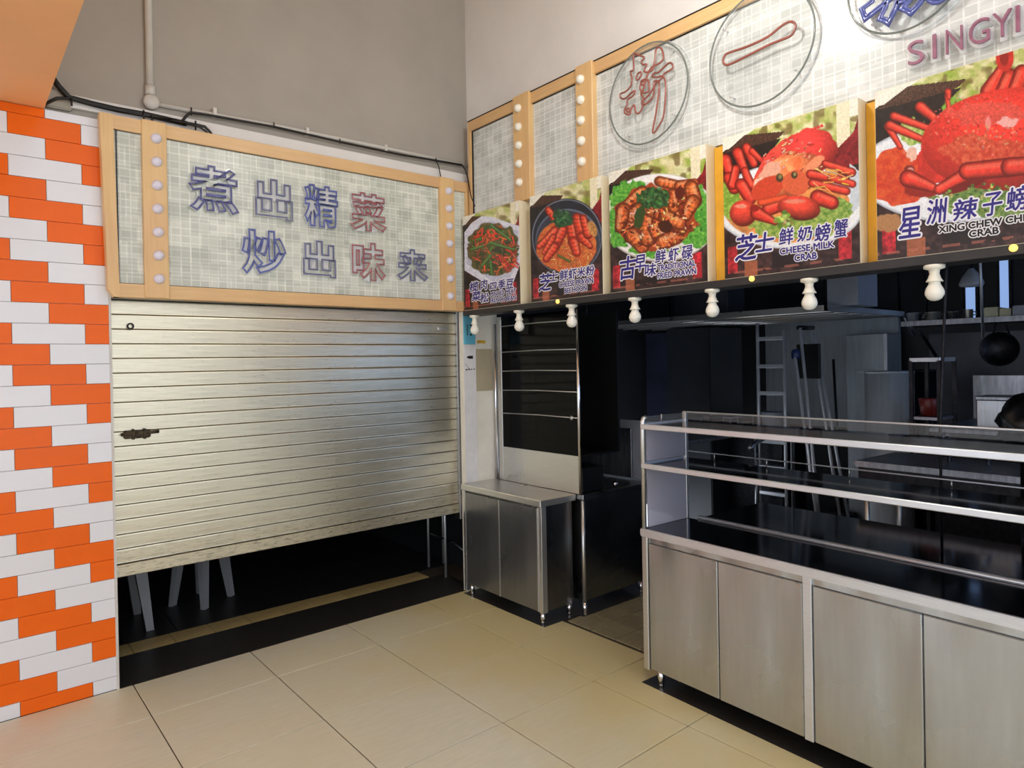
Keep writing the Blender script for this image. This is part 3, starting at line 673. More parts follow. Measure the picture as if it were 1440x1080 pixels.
def paint5(p):
    p.ell(420, 640, 470, 240, (196, 204, 216)); p.ell(420, 640, 460, 228, (238, 242, 248)); p.poly([(40, 540), (130, 470), (170, 500), (80, 640), (46, 640)], (232, 238, 244))
    p.ell(600, 770, 260, 90, (82, 118, 56), wob=.5, ws=22, col2=(150, 176, 96), vs=12); p.ell(220, 440, 60, 70, (120, 166, 62), wob=.5, ws=18, col2=(206, 216, 140)); p.ell(420, 310, 60, 40, (130, 180, 70), wob=.5)
    p.ell(150, 660, 140, 140, (206, 62, 40), wob=.25, ws=40, col2=(224, 92, 50), vs=24)
    crab_legs(p, ((100, 410, 160, 510, 18, 12), (110, 405, 260, 470, 22, 16), (130, 360, 300, 420, 20, 16), (260, 315, 350, 390, 26, 18), (390, 260, 400, 350, 12, 10), (395, 240, 398, 270, 16, 10), (600, 240, 660, 130, 44, 26),
                  (700, 170, 660, 250, 40, 34), (760, 150, 710, 270, 40, 34)))
    p.ell(672, 70, 44, 72, (206, 52, 44), var=.1); p.ell(670, 70, 22, 44, (150, 40, 34))
    p.poly([(240, 560), (300, 460), (370, 380), (480, 310), (600, 260), (760, 245), (900, 260), (900, 640), (700, 640), (440, 680), (300, 690), (250, 640)], (212, 56, 46), var=.12, vs=50)
    p.ell(720, 470, 460, 250, (218, 58, 48), sh=.45, rot=-6, var=.08, vs=18); p.speck((560, 420), 260, 170, 260, 4, [(236, 100, 84), (180, 40, 36), (244, 140, 120), (200, 50, 44)], 42)
    p.ell(600, 350, 200, 60, (226, 84, 72), wob=.5, ws=40, var=.12, vs=10); p.ell(520, 530, 150, 80, (198, 62, 44), wob=.4, ws=40, col2=(222, 104, 74), vs=16); p.ell(690, 540, 120, 60, (196, 60, 44), wob=.4, ws=30, col2=(220, 96, 68), vs=16)
    p.ell(690, 390, 50, 24, (244, 176, 170), wob=.6, ws=16); p.ell(590, 395, 14, 34, (240, 140, 136)); p.speck((600, 470), 180, 80, 60, 5, [(240, 150, 120), (226, 110, 80)], 31)
    p.ell(205, 620, 26, 20, (130, 46, 40)); p.ell(210, 625, 16, 14, (216, 150, 140)); p.ell(215, 545, 30, 30, (236, 190, 170), wob=.7, ws=14)
    p.ell(260, 720, 90, 40, (150, 40, 32), wob=.3)
    crab_legs(p, ((200, 665, 320, 710, 40, 22), (350, 720, 480, 650, 24, 36), (490, 630, 700, 610, 40, 44), (700, 610, 800, 600, 44, 40)))
    p.ell(480, 700, 110, 22, (120, 30, 28), rot=-20); p.speck((560, 760), 200, 70, 120, 7, [(120, 156, 74), (70, 104, 48), (176, 196, 120)], 32)
    p.ell(100, 880, 60, 50, (176, 128, 84), wob=.4)

POSTERS = [
 (3.948, 3.324, (645, 270), 6.17, paint1, 'menu light box with green beans on a square white dish, beside the corner', [('榄', 667, 403, 13, 13), ('菜', 670, 416.5, 13, 13), ('肉', 680.7, 400, 10, 14), ('松', 681.5, 418.5, 12, 13), ('四', 693.6, 402, 10, 9), ('季', 705.8, 400, 10, 13), ('豆', 717, 399, 11, 13)], [('MINCED MEAT', 707.4, 411.5, 36, 6.5), ('FRENCH BEAN', 707.4, 420.5, 36, 6.5)]),
 (3.220, 2.606, (740, 240), 6.0, paint2, 'menu light box with red prawns in noodle soup in a black pot', [('芝', 766.7, 396.7, 18, 24), ('士', 778.8, 388.5, 12, 13), ('鲜', 793, 386.7, 12, 14), ('虾', 805.3, 385, 12, 14), ('米', 817.3, 382.5, 12, 13), ('粉', 830, 380.5, 12, 14)], [('CHEESE PRAWN', 809.7, 397.5, 48, 7.5), ('BEE HOON', 809.5, 407, 31, 7)]),
 (2.550, 1.918, (850, 190), 4.91, paint3, 'menu light box with brown fried prawns on a round plate of lettuce', [('古', 883.6, 376.4, 23, 32), ('早', 900.5, 370, 15, 23), ('味', 914.8, 379.4, 16, 18), ('鲜', 929, 360.5, 15, 18), ('虾', 947.4, 358, 15, 18), ('碌', 966.5, 355, 15, 19)], [('TRADITIONAL', 951, 373.3, 53, 8), ('FRIED PRAWN', 951.4, 384.5, 54, 8)]),
 (1.827, 1.199, (1010, 130), 4.0, paint4, 'menu light box with a red crab among parsley, one down from the largest crab', [('芝', 1049.3, 347.5, 31, 36), ('士', 1075.5, 340, 26, 26), ('鲜', 1105.8, 332.5, 20, 23), ('奶', 1131.8, 328.8, 21, 20), ('螃', 1156.8, 327, 22, 24), ('蟹', 1183, 321, 19, 25)], [('CHEESE MILK', 1134, 348.5, 76, 9), ('CRAB', 1133, 361, 31, 9)]),
 (1.136, .500, (1220, 60), 3.483, paint5, 'menu light box with a huge red crab, rightmost of the row', [('星', 1279, 313, 30, 42), ('洲', 1317.6, 297, 29, 34), ('辣', 1357.8, 294, 34, 29), ('子', 1396, 287, 27, 32), ('螃', 1431, 279, 32, 33), ('蟹', 1470, 270, 32, 33)], [('XING CHEW CHILLI', 1388, 313.5, 142, 9.5), ('CRAB', 1383.6, 326.5, 41, 9.5)]),
]
PXF = 2.862
for (ya, yb, off, sc, fn, lab, chars, lines) in POSTERS:
    t = thing('menu_light_box', (2.90, (ya+yb)/2, 2.04), lab, 'light box', 'food poster light boxes over the stall')
    box('case', PXF+.002, 2.998, yb, ya, 2.038, 2.712, 'cream_side', t, .001)
    pr_ = Print(ya-.002, yb+.002, 2.041, 2.710, PXF, off, sc); pr_.background(); fn(pr_)
    po = pr_.build(t)
    for ch, cx, cy, wp, hp in chars:
        c = atX(cx, cy, PXF); wd = abs(atX(cx-wp/2, cy, PXF)[1]-atX(cx+wp/2, cy, PXF)[1]); ht = abs(atX(cx, cy-hp/2, PXF)[2]-atX(cx, cy+hp/2, PXF)[2])
        put_text('lettering_outline', ch, (PXF-.0008, c[1], c[2]), wd, ht, 'right', 'ink_white', po, halo=min(.0080, wd*.10), shear=.12)
        put_text('lettering', ch, (PXF-.0018, c[1], c[2]), wd, ht, 'right', 'ink_blue', po, halo=wd*.020, shear=.12)
    for tx, cx, cy, wp, hp in lines:
        c = atX(cx, cy, PXF); wd = abs(atX(cx-wp/2, cy, PXF)[1]-atX(cx+wp/2, cy, PXF)[1]); ht = abs(atX(cx, cy-hp/2, PXF)[2]-atX(cx, cy+hp/2, PXF)[2])
        put_text('lettering_outline', tx, (PXF-.0008, c[1], c[2]), wd, ht, 'right', 'ink_white', po, halo=.0050)
        put_text('lettering', tx, (PXF-.0018, c[1], c[2]), wd, ht, 'right', 'ink_black' if sc < 4 else 'ink_blue', po, halo=.0012)
for (a, b) in ((1.918, 1.827), (1.199, 1.136)):
    tag(box('yellow_backing', 2.93, 2.998, b+.002, a-.002, 2.04, 2.70, 'yellow_paint'), 'yellow strip in the gap '+('between the fried prawn and parsley crab posters' if a > 1.5 else 'left of the rightmost crab poster'), 'panel', 'yellow strips between posters')
fs = thing('fascia_strip', (2.90, 1.6, 2.0), 'long black strip along the bottom of the food posters', 'fascia')
box('beam', 2.856, 2.995, -.6, 3.955, 2.002, 2.0375, 'black_strip', fs, .002)
for (px, py) in ((784, 424), (1057, 392), (1425, 349)):
    c = atX(px, py, 2.852); lathe('indicator_lamp', [(.013, 0), (.013, .006), (.009, .011), (.001, .013)], (2.856, c[1], 2.026), 'led_yellow', fs, 14, (-1, 0, 0))
# bulbs in batten holders below the strip
names = ['in front of the blue number plate', 'second from the corner', 'by the steel post of the glass case', 'under the fried prawn poster', 'left of the parsley crab poster', 'under the parsley crab poster', 'under the rightmost crab poster']
for k in range(7):
    y = 3.855-.4858*k
    t = thing('light_bulb', (2.885, y, 2.002), 'white lamp bulb in a batten holder '+names[k], 'light bulb', 'bulbs under the black fascia strip')
    lathe('batten_holder', [(.030, 0), (.036, -.002), (.036, -.014), (.019, -.020), (.0165, -.034), (.022, -.052), (.029, -.063), (.029, -.065), (.018, -.065)][::-1], (2.885, y, 2.002), 'socket_white', t, 20)
    lathe('bulb', [(.001, -.138), (.013, -.136), (.024, -.129), (.032, -.115), (.033, -.104), (.029, -.090), (.021, -.076), (.018, -.060)], (2.885, y, 2.002), 'bulb_white', t, 20)

# ------------------------------------------------------------------ conduit, boxes and cables on the back wall
YW = 4.045
t = thing('conduit_pipe', (.873, YW, 3.10), 'white plastic conduit with round box on the wall above the shutter sign', 'pipe')
tube('pipe', [(.870, YW+.0, 3.14), (.870, YW, 4.9)], .019, 'pvc_white', t, 12)
lathe('round_box', [(.038, 0), (.040, .03), (.034, .045), (.001, .047)], (.873, 4.06, 3.102), 'pvc_white', t, 24, (0, -1, 0))
lathe('collar', [(.025, 0), (.025, .05)], (.870, YW, 3.14), 'pvc_white', t, 14)
tube('pipe', [(.90, YW, 3.100), (1.6, YW, 3.118), (2.4, YW, 3.125), (2.99, YW, 3.125)], .0125, 'pvc_white', t, 10)
for x in (1.2, 1.75, 2.3): box('saddle', x-.01, x+.01, 4.028, 4.062, 3.095, 3.145, 'pvc_white', t, .002)
bx = tag(box('junction_box', .40, .51, 4.032, 4.06, 2.972, 3.065, 'pvc_grey', None, .006), 'grey cable box on the tiled wall top beside the orange soffit', 'junction box')
def pxline(pts, y): return [tuple(atY(a, b, y)) for a, b in pts]
t = thing('cable_bundle', (1.0, 4.02, 3.0), 'thick black cable bundle running over the top left of the shutter sign', 'cable')
tube('cable', pxline([(70, 104), (82, 121), (97, 137), (130, 146), (165, 154), (205, 161), (245, 170), (262, 174)], 4.018), .015, 'black_plastic', t, 8)
tube('cable', pxline([(64, 146), (80, 138), (98, 138), (150, 152), (200, 162), (240, 168)], 4.01), .008, 'black_plastic', t, 8)
tube('cable', pxline([(240, 169), (275, 175), (288, 178), (295, 185), (298, 190)], 4.005), .008, 'black_plastic', t, 8)
tube('cable', pxline([(262, 174), (280, 178), (289, 184), (293, 189)], 3.995), .006, 'black_plastic', t, 8)
for a, b in (((100, 138), (101, 149)), ((202, 155), (202, 170)), ((213, 162), (214, 171)), ((275, 170), (275, 183))):
    tube('clip', pxline([a, b], 4.0), .005, 'black_plastic', t, 6)
t = thing('cable_line', (2.0, 4.02, 3.1), 'thin black cable along the conduit above the shutter sign, ending at the corner', 'cable')
tube('cable', pxline([(255, 172), (262, 163), (268, 158), (290, 161), (385, 178), (480, 200), (560, 217), (615, 226), (650, 232)], 4.026), .007, 'black_plastic', t, 8)
for a, b in (((269, 151), (269, 162)), ((385, 172), (386, 180)), ((478, 195), (478, 202)), ((613, 222), (614, 228))):
    tube('clip', pxline([a, b], 4.02), .004, 'black_plastic', t, 6)
tube('drop_wire', pxline([(613, 226), (617, 234), (620, 250)], 4.0), .004, 'black_plastic', t, 6)
tube('drop_wire', [tuple(atY(650, 232, 4.0)), tuple(atY(655, 240, 3.98)), tuple(atY(658, 252, 3.955)), tuple(atX(662, 275, 2.9)), tuple(atX(668, 290, 2.9))], .004, 'black_plastic', t, 6)

# ------------------------------------------------------------------ things on the pier
t = thing('number_plate', (2.935, 3.995, 1.80), 'light blue stall number plate on the cream pier', 'sign')
box('plate', 2.885, 2.99, 3.990, 3.999, 1.80, 2.03, 'sky_blue_plate', t, .002); put_text('lettering', '13', (2.938, 3.9885, 1.905), .05, .085, 'back', 'ink_black', t)
t = thing('notice_sheet', (2.94, 3.995, .81), 'tall white notice sheet with small black marks below the blue number plate', 'notice')
box('sheet', 2.886, 2.992, 3.994, 3.999, .80, 1.795, 'paper_white', t)
for (x0, x1, z0, z1) in ((2.912, 2.93, 1.70, 1.712), (2.925, 2.965, 1.694, 1.716), (2.90, 2.915, 1.610, 1.620), (2.923, 2.936, 1.612, 1.622), (2.948, 2.956, 1.612, 1.622), (2.97, 2.98, 1.614, 1.622)):
    box('printed_mark', x0, x1, 3.992, 3.995, z0, z1, 'ink_black', t)
tube('printed_line', [(2.895, 3.9935, 1.66), (2.94, 3.9935, 1.61)], .0012, 'ink_black', t, 5)
tag(box('beige_sheet', 2.998, 3.145, 3.992, 3.9995, 1.455, 1.765, 'paper_beige'), 'blank beige sheet stuck on the pier beside the glass case', 'sheet')
tag(box('yellow_label', 3.01, 3.085, 3.994, 3.9995, 1.808, 1.830, 'label_yellow'), 'small yellow and black label above the beige sheet', 'label')

# ------------------------------------------------------------------ low steel cabinets by the corner
def foot(x, y, parent, h=.075, r=.016):
    lathe('foot', [(.012, 0), (.014, .012), (.011, .02), (r, .03), (r, h)], (x, y, 0), 'chrome', parent, 14)
CA = thing('steel_cabinet', (3.0, 3.57, 0), 'low two door steel cabinet in front of the cream pier', 'cabinet')
box('body', 2.872, 3.135, 3.165, 3.99, .075, .748, 'steel_dark', CA, .002)
box('corner_post', 2.856, 2.90, 3.158, 3.19, .07, .748, 'steel', CA, .002); box('corner_post', 2.856, 2.90, 3.975, 3.998, .02, .748, 'steel', CA, .002)
box('door', 2.852, 2.872, 3.585, 3.968, .078, .735, 'steel_cab', CA, .003); box('door', 2.852, 2.872, 3.198, 3.578, .078, .735, 'steel_cab', CA, .003)
box('door_edge', 2.849, 2.862, 3.576, 3.586, .078, .735, 'steel', CA); box('door_edge', 2.849, 2.862, 3.19, 3.199, .078, .735, 'steel', CA); box('door_edge', 2.849, 2.862, 3.962, 3.970, .078, .735, 'steel', CA)
box('worktop', 2.838, 3.155, 3.145, 3.998, .748, .790, 'steel', CA, .004)
for x, y in ((2.875, 3.18), (3.11, 3.18), (2.875, 3.93), (3.11, 3.93)): foot(x, y, CA)
CB = thing('steel_cabinet', (3.5, 3.5, 0), 'deep plain sided steel cabinet behind the low two door one', 'cabinet')
box('body', 3.185, 3.80, 3.115, 3.97, .085, .755, 'steel_dark', CB, .003)
tube('corner_post', [(3.172, 3.10, .06), (3.172, 3.10, .75)], .013, 'steel', CB, 10)
box('worktop', 3.16, 3.86, 3.085, 3.99, .755, .790, 'steel_dark', CB, .004)
for x, y in ((3.175, 3.10), (3.78, 3.13), (3.2, 3.93), (3.78, 3.93)): foot(x, y, CB, .085)
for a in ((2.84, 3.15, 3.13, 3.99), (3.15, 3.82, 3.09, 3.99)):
    tag(box('floor_plate', a[0]+.0, a[1], a[2], a[3], -.001, .0025, 'black_granite'), 'black plate on the floor under the '+('two door' if a[0] < 3 else 'plain sided')+' steel cabinet', 'floor strip')  # thin black plate with the cabinet's footprint, coloured like the granite strip

# ------------------------------------------------------------------ glass display case on the cabinets
GC = thing('glass_case', (3.17, 3.5, .79), 'tall dark glass display case with wire shelves standing on the steel cabinets', 'display case')
tube('post', [(3.152, 3.10, .795), (3.152, 3.10, 2.0)], .011, 'chrome', GC, 10)
tube('post', [(3.15, 3.965, .792), (3.15, 3.965, 1.95)], .009, 'chrome', GC, 10)
box('side_frame', 3.155, 3.19, 3.895, 3.945, .80, 2.0, 'steel', GC, .003)
box('splash_panel', 3.156, 3.166, 3.105, 3.94, .792, 1.040, 'steel', GC, .001)
box('glass_pane', 3.157, 3.163, 3.115, 3.90, 1.04, 2.0, 'glass_tint', GC)
box('back_board', 3.54, 3.56, 3.11, 3.94, 1.04, 2.0, 'black_plastic', GC)
box('base_board', 3.166, 3.55, 3.11, 3.94, 1.03, 1.045, 'black_plastic', GC)
for z in (1.29, 1.46, 1.60, 1.74, 1.93):
    tube('shelf_wire', [(3.152, 3.105, z), (3.152, 3.5, z+.004), (3.152, 3.90, z-.002)], .0035, 'steel', GC, 6)
lathe('knob', [(.012, 0), (.016, .012), (.001, .02)], (3.152, 3.16, 1.29), 'steel', GC, 12, (-1, 0, 0))
tag(box('black_box', 3.19, 3.40, 3.12, 3.40, .796, .955, 'black_plastic', None, .004), 'plain black box on the plain sided steel cabinet', 'box')
lathe('dial', [(.018, 0), (.018, .02), (.012, .03), (.001, .031)], (3.52, 3.13, .815), 'chrome', None, 14, (-.6, -.8, 0)); tag(bpy.data.objects['dial'], 'small chrome knob lying beside the black box', 'knob')
tag(box('steel_board', 3.86, 3.88, 3.02, 3.72, .80, 1.22, 'bucket_white', None, .003), 'pale upright board behind the plain sided cabinet', 'board')
tag(box('grey_board', 3.84, 3.858, 3.25, 3.80, .80, 1.16, 'steel_dull', None, .003), 'dim grey steel board behind the black box', 'board')

# ------------------------------------------------------------------ big counter (slightly askew), rack and table behind it
FRAME = Matrix(((-.036, .9993, 0, 2.726), (-.9993, -.036, 0, 2.25), (0, 0, 1, 0), (0, 0, 0, 1)))
LEN = 2.62
CT = thing('steel_counter', (LEN/2, .18, 0), 'long steel serving counter with panelled doors in the right foreground', 'counter')
box('body', .012, LEN, .022, .36, .09, .755, 'steel_dark', CT)
box('worktop', -.006, LEN, -.006, .365, .757, .797, 'steel_edge', CT, .005)
box('top_sheet', .012, LEN-.02, .008, .360, .7965, .7985, 'steel_black_top', CT)
box('header_rail', .04, LEN, .012, .030, .727, .757, 'steel_door', CT, .001)
box('end_post', .0, .036, .0, .04, .075, .757, 'steel', CT, .004)
x = .040
for k in range(3):
    for j in range(2):
        wd = .413
        if x+wd <= LEN: box('door', x+.002, x+wd-.003, .006, .022, .083, .724, 'steel_door', CT, .003)
        x += wd
    box('divider_post', x+.001, x+.039, .002, .03, .080, .757, 'steel_edge', CT, .002); x += .041
for px_, py_ in ((.085, .035), (.16, .30), (1.3, .30), (LEN-.1, .035), (LEN-.1, .30)):
    if True: lathe('foot', [(.012, 0), (.014, .012), (.011, .02), (.017, .03), (.017, .09)], (px_, py_, 0), 'chrome', CT, 14)
tag(box('floor_plate', -.01, LEN, -.004, .36, -.001, .0025, 'black_granite'), 'black plate on the floor under the long serving counter', 'floor strip')  # thin black plate with the counter's footprint
RK = thing('display_rack', (LEN/2, .18, .797), 'two tier steel display rack with glass ends on the long counter', 'rack')
tube('post', [(.012, .012, .799), (.012, .012, 1.345), (.014, .016, 1.360), (.02, .03, 1.366)], .0125, 'steel', RK, 10)
for px_ in (.012, LEN-.1): box('post', px_-.011, px_+.011, .345, .367, .799, 1.376, 'steel', RK, .002)
tube('post', [(LEN-.1, .012, .799), (LEN-.1, .012, 1.36)], .0125, 'steel', RK, 10)
for z in (1.333, 1.132):
    box('shelf', .010, LEN-.09, .014, .362, z-.018, z-.004, 'steel_black_top' if z > 1.2 else 'steel_black_top', RK)
    box('shelf_edge', .006, LEN-.09, -.002, .014, z-.026, z, 'steel_edge', RK, .003)
    box('shelf_end', .004, .014, .014, .362, z-.026, z+.004, 'steel_edge', RK, .001)
box('glass_end', .016, .021, .03, .345, .80, 1.10, 'glass_smoke', RK); box('glass_end', .016, .021, .03, .345, 1.14, 1.305, 'glass_smoke', RK); box('glass_end', .016, .021, .03, .345, 1.336, 1.372, 'glass_pale', RK)
box('glass_back', .03, LEN-.1, .350, .355, 1.335, 1.372, 'glass_pale', RK)
tube('guard_rail', [(.0, .356, 1.375), (LEN-.1, .356, 1.377)], .0048, 'steel_lip', RK, 8)
tube('guard_rail', [(.03, .35, 1.165), (LEN-.1, .35, 1.165)], .0032, 'steel_lip', RK, 8)
for px_ in (.2, .5, .9, 1.3, 1.7): tube('rail_pin', [(px_, .35, 1.13), (px_, .35, 1.166)], .003, 'steel', RK, 6)
for px_ in (.17,): tube('clip_pin', [(.012, .16, 1.336), (.012, .16, 1.374)], .005, 'chrome', RK, 6)
PT = thing('prep_table', (LEN/2, .7, 0), 'dark steel prep table with a bright front lip behind the rack', 'table')
box('table_top', .07, LEN, .395, .98, .785, .802, 'steel_black_top', PT, .002)
tube('front_lip', [(.065, .388, .804), (LEN, .388, .804)], .011, 'steel_lip', PT, 10)
for px_ in (.12, 1.2, 2.4):
    for py_ in (.45, .92): tube('leg', [(px_, py_, 0), (px_, py_, .787)], .018, 'steel_dark', PT, 10)
box('under_shelf', .1, LEN, .42, .95, .2, .215, 'steel_dull', PT)
# sink table further in, seen between the shelves
SK = thing('sink_table', (1.2, 1.75, 0), 'grey steel sink table seen between the rack shelves', 'table')
box('table_top', .35, 1.5, 1.55, 2.1, .985, 1.02, 'steel_dull', SK, .006); box('apron', .37, 1.48, 1.56, 1.575, .88, .985, 'iron_dark', SK)
for px_ in (.4, 1.45):
    for py_ in (1.6, 2.05): tube('leg', [(px_, py_, 0), (px_, py_, .985)], .016, 'steel', SK, 10)
tube('tap', [(.75, 1.9, 1.02), (.75, 1.9, 1.16), (.75, 1.83, 1.19), (.75, 1.76, 1.16), (.75, 1.76, 1.12)], .014, 'chrome', SK, 10)
tube('tap', [(.95, 1.9, 1.02), (.95, 1.9, 1.13), (.95, 1.8, 1.15), (.95, 1.78, 1.10)], .014, 'chrome', SK, 10)
FRAME = Matrix.Identity(4)
tag(tube('gas_hose', [(3.35, 2.0, 1.17), (3.5, 2.05, 1.185), (3.75, 2.1, 1.20), (4.0, 2.12, 1.22), (4.04, 2.12, 1.19), (4.04, 2.12, 0.)], .012, 'steel_dull', None, 8), 'grey pipe with valves behind the left end of the rack', 'pipe')

# ------------------------------------------------------------------ kitchen behind
HD = thing('overhead_rack', (5.7, 3.5, 2.0), 'large steel overhead rack hung from the kitchen ceiling', 'rack')
x0, x1, y0, y1 = 5.0, 6.44, 2.335, 4.9
box('rim', x0, x0+.03, y0, y1, 2.0, 2.045, 'steel', HD, .002); box('rim', x0, x1, y0, y0+.03, 2.0, 2.045, 'steel', HD, .002)
box('rim', x1-.03, x1, y0, y1, 2.0, 2.045, 'steel_dull', HD, .002)
box('deck', x0+.03, x1-.03, y0+.03, y1, 2.03, 2.044, 'steel_dull', HD)
for k in range(5): tube('slat_bar', [(x0+.2+.25*k, y0+.05, 2.01), (x0+.2+.25*k, y1, 2.01)], .02, 'steel', HD, 6)
for (hx, hy) in ((5.02, 2.36), (5.02, 4.8), (6.4, 2.36), (6.4, 4.8)): tube('hanger', [(hx, hy, 2.045), (hx, hy, 3.1)], .014, 'iron_dark', HD, 6)
tube('strut', [(6.44, 2.34, 2.0), (6.55, 2.30, 1.84)], .02, 'steel_dull', HD, 6)
def pt(px, py, x): return tuple(atX(px, py, x))
t = thing('ladder', (6.1, 3.4, 0), 'aluminium rung ladder standing upright at the back of the kitchen', 'ladder')
ya, yb = atX(1066, 520, 6.1)[1], atX(1103, 520, 6.1)[1]
for y, top in ((ya, 2.0), (yb, 1.92)): tube('rail', [(6.1, y, 0), (6.1, y, top)], .017, 'aluminium', t, 8)
for py in (476, 515, 553): z = atX(1085, py, 6.1)[2]; box('rung', 6.08, 6.12, yb, ya, z-.018, z+.018, 'aluminium', t, .004)
for z in (.85, .6, .35, .12): box('rung', 6.08, 6.12, yb, ya, z-.018, z+.018, 'aluminium', t, .004)
t = thing('step_ladder', (5.6, 2.75, 0), 'folding aluminium step ladder with a blue capped rail', 'ladder')
def leg(p, q, x, n='rail', r=.014, mat='aluminium'): a = pt(*p, x); b = pt(*q, x); d = np.array(b)-np.array(a); s = (0-a[2])/d[2]; e = np.array(a)+d*s; tube(n, [a, tuple(e)], r, mat, t, 8)
leg((1125, 462), (1138, 590), 5.5); leg((1118, 502), (1130, 590), 5.4); leg((1140, 462), (1160, 590), 5.8); leg((1146, 470), (1168, 590), 6.0)
a = pt(1123, 461, 5.5); b = pt(1143, 461, 5.8); tube('top_cap', [a, b], .02, 'black_plastic', t, 8)
c = pt(1119, 498, 5.42); lathe('blue_cap', [(.03, 0), (.035, .02), (.035, .06), (.02, .08)], (c[0], c[1], c[2]-.04), 'cap_blue', t, 12)
c = pt(1137, 500, 5.75); box('dark_tray', c[0]-.02, c[0]+.02, c[1]-.10, c[1]+.10, c[2]-.2, c[2]+.1, 'black_plastic', t, .004)
# steel cabinets / wall linings
tag(box('steel_wall_panel', 6.88, 6.93, 2.55, 3.9, .95, 2.05, 'pale_steel'), 'dull stainless panel lining the kitchen wall behind the ladders', 'panel')
t = thing('upright_steel_cabinet', (6.6, 2.7, 0), 'upright steel cabinet behind the stock pots', 'cabinet')
ya, yb = atX(1190, 500, 6.5)[1], atX(1246, 500, 6.5)[1]
box('body', 6.5, 6.85, yb, ya, 0, 1.86, 'pale_steel', t, .004); box('door_edge', 6.47, 6.50, yb-.02, yb+.01, 1.4, 1.86, 'aluminium', t, .002); box('handle', 6.47, 6.5, ya-.25, ya-.1, 1.5, 1.53, 'aluminium', t, .003)
t = thing('broom', (6.35, 2.9, 0), 'dark broom standing before the steel wall panel', 'broom')
a = pt(1180, 505, 6.35); tube('handle', [(6.35, a[1], .2), (6.3, a[1]+.03, a[2])], .012, 'iron_dark', t, 8); box('head', 6.28, 6.42, a[1]-.12, a[1]+.12, 0, .22, 'iron_dark', t, .01)
for (pc, x, r, h, mat, lab) in ((1250, 5.6, .17, 1.545, 'pale_steel', 'tall pale steel drum on the kitchen floor'), (1299, 5.85, .09, 1.55, 'iron_dark', 'tall dark drum right of the pale steel drum')):
    c = atX(pc, 520, x); t = thing('steel_drum', (x, c[1], 0), lab, 'drum')
    lathe('drum_body', [(r, 0), (r*1.01, .01), (r, .02), (r, h*.5), (r*1.02, h*.505), (r, h*.51), (r, h-.02)], (x, c[1], 0), mat, t, 28)
    lathe('lid', [(r*1.02, 0), (r*1.02, .015), (r*.3, .02), (.001, .02)], (x, c[1], h-.02), mat, t, 28)
t = thing('steel_frame_rack', (5.3, 1.85, 0), 'small bright steel frame stand right of the drums', 'rack')
ya, yb = atX(1281, 503, 5.3)[1], atX(1320, 503, 5.3)[1]; zt = atX(1300, 503, 5.3)[2]
for y in (ya, yb):
    for x in (5.3, 5.6): box('leg', x-.012, x+.012, y-.012, y+.012, 0, zt-.02, 'iron_dark', t)
    box('side_bar', 5.3, 5.6, y-.012, y+.012, zt-.03, zt, 'aluminium', t, .002)
box('top_bar', 5.288, 5.312, yb, ya, zt-.03, zt, 'aluminium', t, .002); box('shelf', 5.3, 5.6, yb, ya, 1.2, 1.22, 'steel_dull', t)
c = atX(1308, 522, 5.4); tag(lathe('red_tub', [(.05, 0), (.065, .12), (.06, .125), (.001, .125)], (5.45, c[1]+.03, 1.222), 'red_plastic', None, 16), 'small red tub on the steel frame stand', 'tub')
c = atX(1089, 572, 5.9); tag(lathe('bucket', [(.10, 0), (.125, .24), (.13, .245), (.13, .255), (.001, .255)], (6.38, c[1]+.27, .862), 'bucket_white', None, 20), 'pale bucket seen through the rungs of the ladder', 'bucket')
tag(box('crate_stand', 6.2, 6.65, 3.35, 3.95, 0, .86, 'iron_dark', None, .01), 'dark stand under the pale bucket', 'stand')
tag(box('dark_fridge', 5.9, 6.5, 3.95, 4.48, 0, 1.98, 'dark_panel', None, .01), 'dark grey upright fridge under the overhead rack', 'fridge')
tag(box('blue_door_panel', 5.95, 6.0, 4.5, 4.8, 0, 1.95, 'shaded_blue'), 'dark blue panel left of the fridge', 'panel')
t = thing('work_table', (4.9, 3.6, 0), 'low dark steel table against the left of the kitchen', 'table')
box('table_top', 4.3, 5.6, 3.2, 4.2, .99, 1.02, 'steel_dull', t, .004)
for x, y in ((4.35, 3.25), (5.55, 3.25), (4.35, 4.15), (5.55, 4.15)): tube('leg', [(x, y, 0), (x, y, .99)], .02, 'steel_dark', t, 8)
t = thing('wire_basket', (5.3, 3.35, 1.02), 'small grey wire basket on the low dark table', 'basket')
for z in (1.03, 1.09, 1.15): tube('wire', [(5.15, 3.25, z), (5.5, 3.25, z), (5.5, 3.55, z), (5.15, 3.55, z)], .006, 'steel_dull', t, 6, True)
for x, y in ((5.15, 3.25), (5.5, 3.25), (5.5, 3.55), (5.15, 3.55), (5.32, 3.25), (5.5, 3.4)): tube('wire', [(x, y, 1.022), (x, y, 1.15)], .006, 'steel_dull', t, 6)
